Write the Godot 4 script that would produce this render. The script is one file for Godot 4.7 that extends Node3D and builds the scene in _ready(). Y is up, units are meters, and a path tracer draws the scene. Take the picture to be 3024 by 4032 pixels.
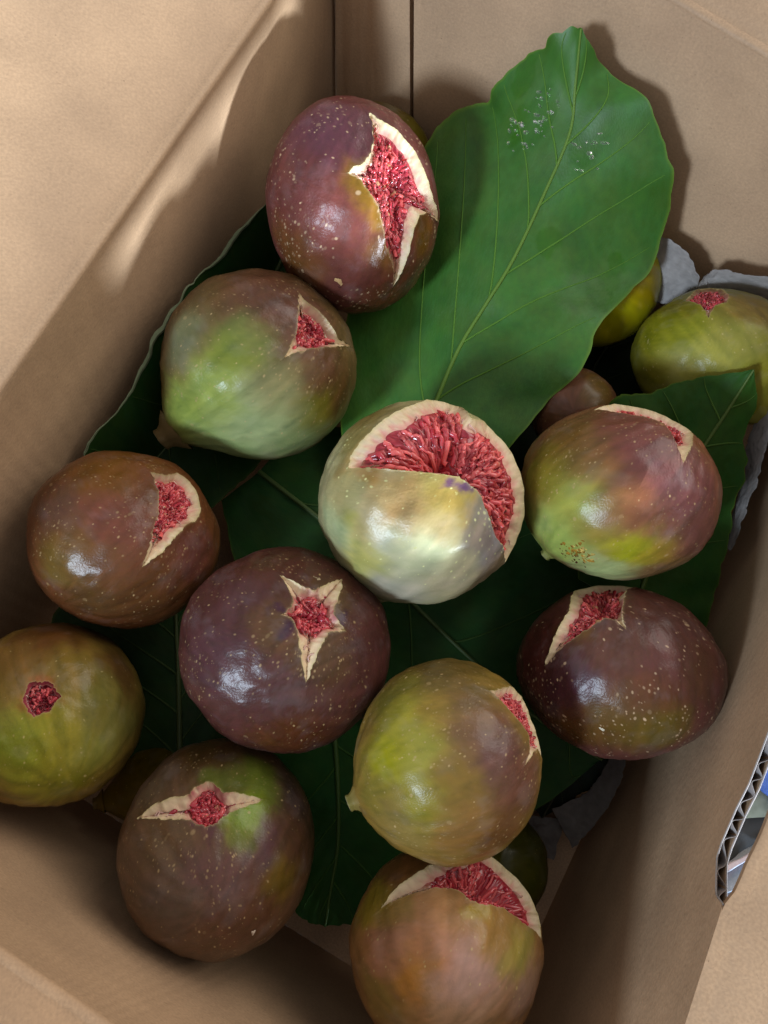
extends Node3D

# Ripe split figs on their leaves in a small cardboard box, seen from above. Metres, y up; the box stands on a dark floor.

var low := FastNoiseLite.new()
var fine := FastNoiseLite.new()
var cell := FastNoiseLite.new()
var rng := RandomNumberGenerator.new()
var specks: Array[ImageTexture] = []
var skin_bump: NoiseTexture2D
var flesh_mat: StandardMaterial3D
var rind_mat: StandardMaterial3D
var board_mat: StandardMaterial3D
var board_pale: StandardMaterial3D
var paper_mat: StandardMaterial3D
var leaf_bump: NoiseTexture2D

const UP := Vector3.UP

func _ready() -> void:
	rng.seed = 4711
	low.seed = 11; low.noise_type = FastNoiseLite.TYPE_SIMPLEX_SMOOTH; low.frequency = 1.0; low.fractal_octaves = 3
	fine.seed = 23; fine.noise_type = FastNoiseLite.TYPE_SIMPLEX_SMOOTH; fine.frequency = 1.0; fine.fractal_octaves = 2
	cell.seed = 5; cell.noise_type = FastNoiseLite.TYPE_CELLULAR; cell.frequency = 1.0; cell.fractal_type = FastNoiseLite.FRACTAL_NONE
	var cam := Camera3D.new()
	cam.name = "camera"
	cam.fov = 65.0; cam.near = 0.01; cam.far = 50.0
	add_child(cam)
	cam.position = Vector3(0, 0.252, 0)
	cam.rotation.x = -PI / 2 + 0.27509
	cam.current = true
	var env := Environment.new()
	env.background_mode = Environment.BG_COLOR
	env.background_color = Color(0.42, 0.42, 0.43).linear_to_srgb()
	env.background_energy_multiplier = 1.0
	env.tonemap_mode = Environment.TONE_MAPPER_LINEAR
	env.tonemap_exposure = 1.1
	env.sdfgi_enabled = true; env.ssao_enabled = true; env.ssil_enabled = true
	var we := WorldEnvironment.new()
	we.name = "surroundings"; we.environment = env
	add_child(we)
	area("window_light", Vector3(-0.93, 0.92, 0.90), Vector3(0.0, 0.05, -0.05), Vector2(0.20, 0.24), 2.0, Color(0.84, 0.92, 1.0))
	area("room_light", Vector3(1.02, 0.85, -0.75), Vector3(0.0, 0.05, -0.05), Vector2(1.3, 1.0), 1.5, Color(1.0, 0.97, 0.93))
	area("low_window_light", Vector3(0.60249, 0.11825, 0.60987), Vector3(-0.047417, 0.08, -0.14918), Vector2(0.055, 0.055), 2.6, Color(0.88, 0.94, 1.0))
	materials()
	box()
	surroundings()
	papers()
	leaves()
	figs()

func area(called: String, from: Vector3, to: Vector3, size: Vector2, energy: float, tint: Color) -> void:
	var l := AreaLight3D.new()
	l.name = called; l.area_size = size; l.area_normalize_energy = true
	l.light_energy = energy; l.light_color = tint; l.shadow_enabled = true; l.area_range = 6.0
	add_child(l)
	l.look_at_from_position(from, to, Vector3(0.01, 1, 0.02))

func spot(called: String, from: Vector3, to: Vector3, angle: float, energy: float, tint: Color, blend: float) -> void:
	var l := SpotLight3D.new()
	l.name = called; l.spot_angle = angle; l.spot_angle_attenuation = blend; l.spot_range = 6.0
	l.light_energy = energy; l.light_color = tint; l.light_size = 0.01; l.shadow_enabled = true
	add_child(l)
	l.look_at_from_position(from, to, Vector3(0.01, 1, 0.02))

# ---------------------------------------------------------------- materials

func lin(r: float, g: float, b: float) -> Color:
	return Color(r, g, b).linear_to_srgb()

func plain(called: String, c: Color, rough: float, spec := 0.5) -> StandardMaterial3D:
	var m := StandardMaterial3D.new()
	m.resource_name = called; m.albedo_color = c; m.roughness = rough; m.metallic_specular = spec
	return m

func noise_tex(size: int, freq: float, type: int, octaves: int, seed_: int, ramp: Gradient, normal := false, strength := 4.0) -> NoiseTexture2D:
	var n := FastNoiseLite.new()
	n.noise_type = type; n.frequency = freq; n.fractal_octaves = octaves; n.seed = seed_
	if type == FastNoiseLite.TYPE_CELLULAR: n.fractal_type = FastNoiseLite.FRACTAL_NONE
	var t := NoiseTexture2D.new()
	t.width = size; t.height = size; t.seamless = true; t.noise = n
	if ramp: t.color_ramp = ramp
	if normal:
		t.as_normal_map = true; t.bump_strength = strength
	return t

func ramp2(a: Color, b: Color, c: Color) -> Gradient:
	var g := Gradient.new()
	g.offsets = PackedFloat32Array([0.25, 0.5, 0.8]); g.colors = PackedColorArray([a, b, c])
	return g

func board_texture() -> ImageTexture:
	# kraft paper: soft clouds, short pale and dark fibres, a few dark flecks
	var n := 1024
	var im := Image.create(n, n, false, Image.FORMAT_RGB8)
	var a := FastNoiseLite.new(); a.seed = 3; a.frequency = 0.012; a.fractal_octaves = 4
	var b := FastNoiseLite.new(); b.seed = 9; b.frequency = 0.11; b.fractal_octaves = 2
	var na := a.get_seamless_image(256, 256)
	var nb := b.get_seamless_image(512, 512)
	for y in n:
		for x in n:
			var v := 0.90 + 0.13 * (na.get_pixel((x >> 2), (y >> 2)).r - 0.5) + 0.15 * (nb.get_pixel(x & 511, y & 511).r - 0.5)
			im.set_pixel(x, y, Color(v, v * (1.0 - 0.02 * (1.0 - v)), v))
	var r := RandomNumberGenerator.new(); r.seed = 77
	for k in 5200:
		var p := Vector2(r.randf() * n, r.randf() * n)
		var dir := Vector2.from_angle(r.randf_range(-0.7, 0.7) + (PI / 2 if r.randf() < 0.3 else 0.0))
		var s := r.randf_range(-0.10, 0.09)
		for j in r.randi_range(4, 14):
			var q := Vector2i(posmod(int(p.x), n), posmod(int(p.y), n))
			var c := im.get_pixelv(q)
			im.set_pixelv(q, Color(c.r + s, c.g + s, c.b + s))
			p += dir; dir = dir.rotated(r.randf_range(-0.2, 0.2))
	for k in 70:
		var q := Vector2i(r.randi_range(1, n - 3), r.randi_range(1, n - 3))
		var s := r.randf_range(0.45, 0.8)
		for dx in r.randi_range(1, 3):
			for dy in r.randi_range(1, 3):
				var c := im.get_pixelv(q + Vector2i(dx, dy))
				im.set_pixelv(q + Vector2i(dx, dy), Color(c.r * s, c.g * s * 0.95, c.b * s * 0.9))
	return ImageTexture.create_from_image(im)

func speck_texture(count: int, seed_: int, big: float, tint: Color, strength: float) -> ImageTexture:
	# pale lenticels of fig skin on a transparent ground, laid out around the eye of the fruit
	var n := 1024
	var im := Image.create(n, n, false, Image.FORMAT_RGBA8)
	im.fill(Color(tint.r, tint.g, tint.b, 0.0))
	var r := RandomNumberGenerator.new(); r.seed = seed_
	var dens := FastNoiseLite.new(); dens.seed = seed_; dens.frequency = 0.006
	var made := 0
	while made < count:
		var rho := acos(r.randf_range(-0.75, 1.0))
		var phi := r.randf() * TAU
		var u := Vector2(cos(phi), sin(phi))
		var p := Vector2(n / 2.0, n / 2.0) + u * (rho / PI * n / 2.0)
		if dens.get_noise_2d(p.x, p.y) + 0.12 < r.randf_range(-0.25, 0.45): continue
		made += 1
		var squeeze := maxf(sin(rho) / maxf(rho, 0.001), 0.35)
		var la := (0.7 + 1.6 * pow(r.randf(), 1.8)) * big * (1.7 if r.randf() < 0.06 else 1.0)
		var lb := la * r.randf_range(0.4, 0.8)
		var tilt := r.randf_range(-0.4, 0.4)
		var al := pow(r.randf(), 1.4) * 0.85 * strength + 0.1
		var t := tint * r.randf_range(0.82, 1.08)
		var reach := int(la) + 2
		for dx in range(-reach, reach + 1):
			for dy in range(-reach, reach + 1):
				var d := Vector2(dx, dy)
				var w := Vector2(d.dot(u), d.dot(u.orthogonal()) * squeeze).rotated(tilt)
				var e := Vector2(w.x / la, w.y / lb).length()
				var al2 := al * clampf((1.3 - e) * 1.9, 0.0, 1.0)
				if al2 <= 0.0: continue
				var q := Vector2i(int(p.x) + dx, int(p.y) + dy)
				if q.x < 0 or q.y < 0 or q.x >= n or q.y >= n: continue
				if im.get_pixelv(q).a < al2: im.set_pixelv(q, Color(t.r, t.g, t.b, al2))
	return ImageTexture.create_from_image(im)

func materials() -> void:
	specks.append(speck_texture(1300, 31, 1.4, Color(0.80, 0.68, 0.54), 0.9))
	specks.append(speck_texture(1500, 57, 1.1, Color(0.74, 0.63, 0.45), 0.6))
	specks.append(speck_texture(1000, 91, 1.2, Color(0.86, 0.86, 0.60), 0.8))
	specks.append(speck_texture(600, 133, 1.05, Color(0.76, 0.68, 0.46), 0.6))
	skin_bump = noise_tex(512, 0.035, FastNoiseLite.TYPE_SIMPLEX_SMOOTH, 4, 8, null, true, 5.0)
	leaf_bump = noise_tex(512, 0.03, FastNoiseLite.TYPE_CELLULAR, 1, 14, null, true, 3.0)
	flesh_mat = plain("fig flesh", Color.WHITE, 0.22, 0.5)
	flesh_mat.vertex_color_use_as_albedo = true
	flesh_mat.subsurf_scatter_enabled = true; flesh_mat.subsurf_scatter_strength = 0.18
	rind_mat = plain("fig rind", Color.WHITE, 0.5, 0.5)
	rind_mat.vertex_color_use_as_albedo = true
	var bt := board_texture()
	board_mat = plain("kraft cardboard", lin(0.54, 0.352, 0.208), 0.62, 0.45)
	board_mat.albedo_texture = bt
	board_mat.uv1_triplanar = true; board_mat.uv1_world_triplanar = true
	board_mat.uv1_scale = Vector3.ONE * 11.0
	board_mat.normal_enabled = true; board_mat.normal_scale = 0.16
	board_mat.normal_texture = noise_tex(512, 0.06, FastNoiseLite.TYPE_SIMPLEX_SMOOTH, 4, 21, null, true, 3.0)
	board_pale = plain("torn cardboard fibre", lin(0.32, 0.29, 0.28), 0.9, 0.2)
	paper_mat = plain("grey tissue paper", Color.WHITE, 0.95, 0.2)
	paper_mat.vertex_color_use_as_albedo = true
	paper_mat.normal_enabled = true; paper_mat.normal_scale = 0.5
	paper_mat.uv1_triplanar = true; paper_mat.uv1_scale = Vector3.ONE * 30.0
	paper_mat.normal_texture = noise_tex(512, 0.04, FastNoiseLite.TYPE_SIMPLEX_SMOOTH, 5, 41, null, true, 6.0)

# ---------------------------------------------------------------- mesh helpers

class Soup:
	var p := PackedVector3Array()
	var n := PackedVector3Array()
	var c := PackedColorArray()
	var uv := PackedVector2Array()
	var uv2 := PackedVector2Array()
	var i := PackedInt32Array()

	# a grid of rows x cols points; wrap joins the last column to the first; flip turns the faces over
	func grid(pts: PackedVector3Array, cols: int, rows: int, wrap: bool, flip: bool, colors: PackedColorArray, uvs := PackedVector2Array(), uvs2 := PackedVector2Array()) -> void:
		var base := p.size()
		var norm := PackedVector3Array(); norm.resize(pts.size())
		var last := cols if wrap else cols - 1
		for r in rows - 1:
			for k in last:
				var k1 := (k + 1) % cols
				var a := r * cols + k
				var b := r * cols + k1
				var d := (r + 1) * cols + k
				var e := (r + 1) * cols + k1
				var f1 := (pts[b] - pts[a]).cross(pts[d] - pts[a])
				var f2 := (pts[e] - pts[b]).cross(pts[d] - pts[b])
				norm[a] += f1; norm[b] += f1 + f2; norm[d] += f1 + f2; norm[e] += f2
				if flip:
					i.append_array(PackedInt32Array([base + a, base + b, base + d, base + b, base + e, base + d]))
				else:
					i.append_array(PackedInt32Array([base + a, base + d, base + b, base + b, base + d, base + e]))
		p.append_array(pts)
		for k in norm.size():
			var v := norm[k].normalized()
			n.append(-v if flip else v)
		c.append_array(colors)
		uv.append_array(uvs); uv2.append_array(uvs2)

	func mesh() -> ArrayMesh:
		var a := []; a.resize(Mesh.ARRAY_MAX)
		a[Mesh.ARRAY_VERTEX] = p; a[Mesh.ARRAY_NORMAL] = n; a[Mesh.ARRAY_INDEX] = i
		if c.size() == p.size(): a[Mesh.ARRAY_COLOR] = c
		if uv.size() == p.size(): a[Mesh.ARRAY_TEX_UV] = uv
		if uv2.size() == p.size(): a[Mesh.ARRAY_TEX_UV2] = uv2
		var m := ArrayMesh.new()
		m.add_surface_from_arrays(Mesh.PRIMITIVE_TRIANGLES, a)
		return m

func numbered(called: String) -> String:
	if not has_node(NodePath(called)): return called
	var k := 1
	while has_node(NodePath("%s_%03d" % [called, k])): k += 1
	return "%s_%03d" % [called, k]

func thing(called: String, label: String, category: String, at: Vector3, group := "") -> Node3D:
	var o := Node3D.new()
	o.name = numbered(called)
	add_child(o)
	o.position = at
	o.set_meta("label", label); o.set_meta("category", category)
	if group: o.set_meta("group", group)
	return o

func part(called: String, m: Mesh, mat: Material, parent: Node3D) -> MeshInstance3D:
	var o := MeshInstance3D.new()
	o.name = called; o.mesh = m
	o.material_override = mat
	parent.add_child(o, true)
	return o

func line_at(pts: PackedVector3Array, t: float) -> Vector3:
	# Catmull-Rom through the points, t in 0..1
	var f := clampf(t, 0.0, 1.0) * (pts.size() - 1)
	var k := mini(int(f), pts.size() - 2)
	var a := pts[maxi(k - 1, 0)]
	var d := pts[mini(k + 2, pts.size() - 1)]
	return pts[k].cubic_interpolate(pts[k + 1], a, d, f - k)

func poly_at(pts: PackedVector3Array, t: float) -> Vector3:
	var f := clampf(t, 0.0, 1.0) * (pts.size() - 1)
	var k := mini(int(f), pts.size() - 2)
	return pts[k].lerp(pts[k + 1], f - k)

func tube(s: Soup, path: PackedVector3Array, r0: float, r1: float, col: Color, sides := 6) -> void:
	var pts := PackedVector3Array()
	var cs := PackedColorArray()
	for k in path.size():
		var d := (path[mini(k + 1, path.size() - 1)] - path[maxi(k - 1, 0)]).normalized()
		var x := d.cross(UP).normalized() if absf(d.y) < 0.95 else d.cross(Vector3.RIGHT).normalized()
		var y := x.cross(d)
		var t := float(k) / (path.size() - 1)
		var r := lerpf(r0, r1, t)
		for j in sides:
			var a := TAU * j / sides
			pts.append(path[k] + (x * cos(a) + y * sin(a)) * r)
			cs.append(col)
	s.grid(pts, sides, path.size(), true, true, cs)

# ---------------------------------------------------------------- the box

func slab(inner: PackedVector3Array, cols: int, rows: int, out_dir: PackedVector3Array, thick: float) -> ArrayMesh:
	# a sheet with thickness: the given face, the same face moved along out_dir, and the four edges
	var s := Soup.new()
	var other := PackedVector3Array()
	for k in inner.size(): other.append(inner[k] + out_dir[k] * thick)
	s.grid(inner, cols, rows, false, false, PackedColorArray())
	s.grid(other, cols, rows, false, true, PackedColorArray())
	for edge in 4:
		var strip := PackedVector3Array()
		var count := cols if edge < 2 else rows
		for side in 2:
			for k in count:
				var q := k if edge == 0 else (rows - 1) * cols + k if edge == 1 else k * cols if edge == 2 else k * cols + cols - 1
				strip.append(inner[q] if side == 0 else other[q])
		s.grid(strip, count, 2, false, edge == 0 or edge == 3, PackedColorArray())
	return s.mesh()

func wall(called: String, base: PackedVector3Array, rim: PackedVector3Array, outward: Vector3, bow: float, seed_: float, parent: Node3D, cols := 40, rows := 24, thick := 0.003) -> MeshInstance3D:
	var pts := PackedVector3Array()
	var dirs := PackedVector3Array()
	var run := rim[0].distance_to(rim[rim.size() - 1])
	for r in rows:
		var t := float(r) / (rows - 1)
		for k in cols:
			var s := float(k) / (cols - 1)
			var q := poly_at(base, s).lerp(poly_at(rim, s), t)
			var w := bow * sin(PI * t) * sin(PI * s) + 0.0006 * low.get_noise_3d(s * 3.0, t * 2.0, seed_) * sin(PI * t) + 0.000035 * sin(s * run / 0.0046 * TAU)
			pts.append(q + outward * w)
			dirs.append(outward)
	return part(called, slab(pts, cols, rows, dirs, thick), board_mat, parent)

func flap(called: String, rim: PackedVector3Array, outward: Vector3, rise: float, length: float, parent: Node3D, seed_: float, hole := PackedVector2Array(), thick := 0.0028) -> MeshInstance3D:
	# folded outward along the rim; a scored groove runs beside the fold
	var prof := PackedVector2Array([Vector2(0, 0), Vector2(0.0003, 0.0006), Vector2(0.001, 0.001), Vector2(0.0022, 0.0008), Vector2(0.003, 0.0003), Vector2(0.004, 0.0009), Vector2(0.0075, 0.0014), Vector2(0.012, 0.0016), Vector2(0.02, 0.0016), Vector2(0.03, 0.0016), Vector2(0.045, 0.0016), Vector2(length, 0.0016)])
	var cols := 90
	var pts := PackedVector3Array()
	var dirs := PackedVector3Array()
	var d := (outward * cos(rise) + UP * sin(rise)).normalized()
	var nrm := (UP * cos(rise) - outward * sin(rise)).normalized()
	for r in prof.size():
		for k in cols:
			var s := float(k) / (cols - 1)
			var along := prof[r].x
			for h in maxi(hole.size() - 1, 0):
				if s >= hole[h].x and s <= hole[h + 1].x:
					var from := lerpf(hole[h].y, hole[h + 1].y, (s - hole[h].x) / (hole[h + 1].x - hole[h].x))
					along = from + along * (length - from) / length
			var flat := clampf(along / 0.006, 0.0, 1.0) if hole.size() else 1.0
			pts.append(poly_at(rim, s) + d * along + nrm * (prof[r].y * flat + 0.0012 * low.get_noise_3d(s * 4.0, prof[r].x * 30.0, seed_) * smoothstep(0.0, 0.02, prof[r].x)))
			dirs.append(-nrm)
	return part(called, slab(pts, cols, prof.size(), dirs, thick), board_mat, parent)

func box() -> void:
	var o := thing("cardboard_box", "open brown cardboard box holding the figs, its four flaps folded out", "box", Vector3(0.0048277, -0.012, -0.055635))
	var at := o.position
	var sh := func(a: PackedVector3Array) -> PackedVector3Array:
		var b := PackedVector3Array()
		for p in a: b.append(p - at)
		return b
	var west := Vector3(-0.87462, -0, -0.48481)
	var south := Vector3(-0.48481, 0, 0.87462)
	wall("side_wall", sh.call(PackedVector3Array([Vector3(-0.018159, -0.012, -0.19929), Vector3(-0.12841, -0.012, -0.0014317)])), sh.call(PackedVector3Array([Vector3(-0.013374, 0.092, -0.2287), Vector3(-0.027963, 0.092, -0.17934), Vector3(-0.082885, 0.092, -0.071739), Vector3(-0.12207, 0.092, 0.0050243)])), west, 0.002, 1.0, o, 300, 24)
	wall("end_wall", sh.call(PackedVector3Array([Vector3(-0.017884, -0.012, -0.19628), Vector3(0.0097741, -0.012, -0.18094)])), sh.call(PackedVector3Array([Vector3(-0.013099, 0.092, -0.22569), Vector3(0.0068505, 0.092, -0.21474)])), -south, 0.0, 2.0, o, 80, 24)
	wall("end_wall", sh.call(PackedVector3Array([Vector3(0.010964, -0.012, -0.17938), Vector3(0.13762, -0.012, -0.11008)])), sh.call(PackedVector3Array([Vector3(0.0080402, 0.092, -0.21317), Vector3(0.07128, 0.092, -0.17934), Vector3(0.094417, 0.092, -0.16059), Vector3(0.13438, 0.092, -0.12821)])), -south, -0.002, 3.0, o, 220, 24)
	wall("outer_wall", sh.call(PackedVector3Array([Vector3(-0.026957, -0.012, -0.20817), Vector3(0.14053, -0.012, -0.11533)])), sh.call(PackedVector3Array([Vector3(-0.022173, 0.092, -0.23758), Vector3(0.074189, 0.092, -0.18459), Vector3(0.13729, 0.092, -0.13346)])), -south, 0.0, 4.0, o, 20, 12)
	wall("end_wall", sh.call(PackedVector3Array([Vector3(0.029026, -0.012, 0.085834), Vector3(-0.12841, -0.012, -0.0014317)])), sh.call(PackedVector3Array([Vector3(0.031839, 0.092, 0.093424), Vector3(-0.047037, 0.092, 0.048119), Vector3(-0.068963, 0.092, 0.035526), Vector3(-0.12207, 0.092, 0.0050243)])), south, 0.003, 5.0, o, 240, 24)
	flap("flap", sh.call(PackedVector3Array([Vector3(-0.12207, 0.092, 0.0050243), Vector3(-0.082885, 0.092, -0.071739), Vector3(-0.027963, 0.092, -0.17934), Vector3(-0.014586, 0.092, -0.22652)])), west, 0.419, 0.13, o, 1.0)
	flap("flap", sh.call(PackedVector3Array([Vector3(-0.014586, 0.092, -0.22652), Vector3(0.07128, 0.092, -0.17934), Vector3(0.094417, 0.092, -0.16059), Vector3(0.13438, 0.092, -0.12821)])), -south, 0.349, 0.11, o, 2.0)
	flap("flap", sh.call(PackedVector3Array([Vector3(0.031839, 0.092, 0.093424), Vector3(-0.047037, 0.092, 0.048119), Vector3(-0.068963, 0.092, 0.035526), Vector3(-0.12207, 0.092, 0.0050243)])), south, 0.524, 0.11, o, 3.0)
	flap("flap", sh.call(PackedVector3Array([Vector3(0.13438, 0.092, -0.12821), Vector3(0.031839, 0.092, 0.093424)])), -west, 0.12, 0.13, o, 4.0, PackedVector2Array([Vector2(0.3533, 0), Vector2(0.3833, 0.002321), Vector2(0.6078, 0.002901), Vector2(0.6354, 0.002836), Vector2(0.6557, 0.00243), Vector2(0.6726, 0.001795), Vector2(0.6934, 0.001398), Vector2(0.7068, 0.0007142), Vector2(0.7086, 0)]), 0.0016)
	# bottom
	var bot := PackedVector3Array(); var down := PackedVector3Array()
	for r in 2:
		for k in 2:
			bot.append((Vector3(-0.019371, -0.012, -0.1971)).lerp(Vector3(0.13762, -0.012, -0.11008), k).lerp((Vector3(-0.12841, -0.012, -0.0014317)).lerp(Vector3(0.029026, -0.012, 0.085834), k), r) - at)
			down.append(Vector3.DOWN)
	part("bottom", slab(bot, 2, 2, down, 0.003), board_mat, o)
	# the side wall with the hand hole cut into its fold: two liners with the fluted core between them
	var cut := PackedVector2Array([Vector2(0.3533, 1), Vector2(0.3733, 0.97), Vector2(0.4033, 0.86), Vector2(0.5233, 0.865), Vector2(0.5633, 0.9509), Vector2(0.5813, 0.9462), Vector2(0.615, 0.9359), Vector2(0.6367, 0.9137), Vector2(0.6658, 0.8984), Vector2(0.6782, 0.8997), Vector2(0.692, 0.9258), Vector2(0.7048, 0.9517), Vector2(0.7071, 0.9681), Vector2(0.7093, 1)])
	var stations := PackedFloat32Array()
	for k in 36: stations.append(k / 35.0)
	for k in cut.size() - 1:
		for j in 5: stations.append(lerpf(cut[k].x, cut[k + 1].x, j / 5.0))
	stations.sort()
	var top := func(s: float) -> float:
		for k in cut.size() - 1:
			if s >= cut[k].x and s <= cut[k + 1].x:
				return lerpf(cut[k].y, cut[k + 1].y, (s - cut[k].x) / maxf(cut[k + 1].x - cut[k].x, 1e-5))
		return 1.0
	var face := func(s: float, t: float) -> Vector3:
		var b := (Vector3(0.13762, -0.012, -0.11008)).lerp(Vector3(0.029026, -0.012, 0.085834), s)
		var r := (Vector3(0.13438, 0.092, -0.12821)).lerp(Vector3(0.031839, 0.092, 0.093424), s)
		return b.lerp(r, t) - west * (0.002 * sin(PI * t) * sin(PI * s)) - at
	for layer in 2:
		var pts := PackedVector3Array(); var dirs := PackedVector3Array()
		for r in 16:
			for s in stations:
				pts.append((face.call(s, r / 15.0 * (top.call(s) as float)) as Vector3) - west * (0.0021 * layer))
				dirs.append(-west)
		part("side_wall" if layer == 0 else "outer_liner", slab(pts, stations.size(), 16, dirs, 0.0004), board_mat, o)
	var wave := PackedVector3Array(); var wd := PackedVector3Array()
	var first := cut[0].x
	var last := cut[cut.size() - 1].x
	var count := 420
	for r in 4:
		for k in count:
			var s := lerpf(first, last, float(k) / (count - 1))
			var run := (s - first) * 0.2442
			var p: Vector3 = face.call(s, (top.call(s) as float) - r * 0.045)
			wave.append(p - west * (0.00125 + 0.0008 * sin(run / 0.0046 * TAU + 1.3 * sin(run * 190.0) + 0.5 * sin(run * 611.0)) + 0.0001 * sin(run * 1900.0)) + UP * 0.0001)
			wd.append(-west)
	part("corrugated_core", slab(wave, count, 4, wd, 0.00013), board_pale, o)
	# torn white fibre along both cut edges
	for layer in 2:
		var path := PackedVector3Array()
		for k in 90:
			var s := lerpf(first, last, k / 89.0)
			path.append((face.call(s, top.call(s)) as Vector3) - west * (0.0002 + 0.0021 * layer) + UP * 0.00005 * low.get_noise_1d(k * 0.9))
		var ts := Soup.new()
		tube(ts, path, 0.00018, 0.00018, Color.WHITE, 5)
		part("cut_edge", ts.mesh(), board_pale, o)


func sheet(called: String, label: String, category: String, a: PackedVector3Array, b: PackedVector3Array, tone: Color, crumple: float, freq: float, thick: float, mat: StandardMaterial3D, group := "", folds := 0.0, stripe := Color(0, 0, 0, 0)) -> void:
	var o := thing(called, label, category, poly_at(a, 0.5), group)
	var at := o.position
	var cols := 60
	var rows := 30
	var pts := PackedVector3Array(); var under := PackedVector3Array(); var cs := PackedColorArray()
	for r in rows:
		for k in cols:
			var t := float(r) / (rows - 1)
			var s := float(k) / (cols - 1)
			var q := line_at(a, s).lerp(line_at(b, s), t)
			var w := crumple * (absf(low.get_noise_3d(q.x * freq, q.z * freq, q.y * freq)) * 1.6 + 0.15 * fine.get_noise_3d(q.x * freq * 4.0, q.z * freq * 4.0, 2.0))
			if folds > 0.0: w += crumple * sin(t * folds * TAU + s * 2.0)
			q += UP * w + Vector3(0.5, 0, 0.3) * w
			pts.append(q - at); under.append(q - at - UP * thick)
			var v := 1.0 + 0.22 * fine.get_noise_3d(q.x * 300.0, q.z * 300.0, q.y * 300.0)
			var c := Color(tone.r * v, tone.g * v, tone.b * v)
			if stripe.a > 0.0: c = c.lerp(stripe, smoothstep(0.2, 0.4, sin(t * folds * 1.5 * TAU + 1.0)))
			cs.append(c)
	var soup := Soup.new()
	soup.grid(pts, cols, rows, false, false, cs)
	soup.grid(under, cols, rows, false, true, cs)
	for edge in 4:
		var strip := PackedVector3Array(); var sc := PackedColorArray()
		var count := cols if edge < 2 else rows
		for side in 2:
			for k in count:
				var q := k if edge == 0 else (rows - 1) * cols + k if edge == 1 else k * cols if edge == 2 else k * cols + cols - 1
				strip.append(pts[q] if side == 0 else under[q]); sc.append(cs[q])
		soup.grid(strip, count, 2, false, edge == 0 or edge == 3, sc)
	var m := MeshInstance3D.new()
	m.name = "sheet"; m.mesh = soup.mesh(); m.material_override = mat
	o.add_child(m)

func papers() -> void:
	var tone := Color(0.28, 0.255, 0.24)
	var g := "pieces of grey tissue paper lining the box"
	sheet("tissue_paper", "grey tissue paper standing against the end wall beside the big leaf", "paper", PackedVector3Array([Vector3(0.078469, 0.043, -0.14636), Vector3(0.083429, 0.0455, -0.14178), Vector3(0.088069, 0.0465, -0.1372), Vector3(0.091058, 0.0445, -0.13279), Vector3(0.093135, 0.041, -0.12973)]), PackedVector3Array([Vector3(0.081156, 0.026, -0.13301), Vector3(0.086878, 0.028, -0.13102), Vector3(0.091106, 0.028, -0.12989), Vector3(0.095408, 0.028, -0.12956), Vector3(0.09786, 0.03, -0.12985)]), tone, 0.0012, 110.0, 0.0005, paper_mat, g)
	sheet("tissue_paper", "folded edge of grey tissue paper above the light green fig", "paper", PackedVector3Array([Vector3(0.092279, 0.041, -0.12942), Vector3(0.094692, 0.0445, -0.13125), Vector3(0.096819, 0.046, -0.13137), Vector3(0.1024, 0.0485, -0.12842), Vector3(0.11212, 0.052, -0.12414)]), PackedVector3Array([Vector3(0.09449, 0.03, -0.12777), Vector3(0.099414, 0.032, -0.12757), Vector3(0.10417, 0.034, -0.12672), Vector3(0.11019, 0.036, -0.12556), Vector3(0.12, 0.038, -0.12285)]), tone * 1.05, 0.0014, 120.0, 0.0011, paper_mat, g)
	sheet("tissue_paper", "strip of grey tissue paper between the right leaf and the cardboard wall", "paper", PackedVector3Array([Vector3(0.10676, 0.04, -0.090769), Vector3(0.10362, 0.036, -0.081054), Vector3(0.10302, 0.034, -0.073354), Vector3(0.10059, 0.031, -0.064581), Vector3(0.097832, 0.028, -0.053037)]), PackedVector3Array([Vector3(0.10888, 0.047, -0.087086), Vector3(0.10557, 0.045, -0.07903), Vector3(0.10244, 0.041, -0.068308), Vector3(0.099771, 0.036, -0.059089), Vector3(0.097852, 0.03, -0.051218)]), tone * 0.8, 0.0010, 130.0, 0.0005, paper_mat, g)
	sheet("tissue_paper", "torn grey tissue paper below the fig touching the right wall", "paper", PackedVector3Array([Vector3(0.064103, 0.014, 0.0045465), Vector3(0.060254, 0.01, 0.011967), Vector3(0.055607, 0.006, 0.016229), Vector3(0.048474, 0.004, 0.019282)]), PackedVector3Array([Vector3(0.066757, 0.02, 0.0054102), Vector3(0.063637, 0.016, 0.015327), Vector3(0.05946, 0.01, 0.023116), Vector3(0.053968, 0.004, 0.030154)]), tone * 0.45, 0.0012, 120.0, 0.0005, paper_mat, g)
	sheet("tissue_paper", "small pale scrap of tissue paper beside the dark olive fig", "paper", PackedVector3Array([Vector3(0.042667, -0.002, 0.021688), Vector3(0.048128, -0.002, 0.022333), Vector3(0.052702, -0.001, 0.02263)]), PackedVector3Array([Vector3(0.04415, -0.006, 0.033674), Vector3(0.048269, -0.006, 0.033929), Vector3(0.050429, -0.006, 0.034694)]), tone * 0.6, 0.0008, 120.0, 0.0005, paper_mat, g)

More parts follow.
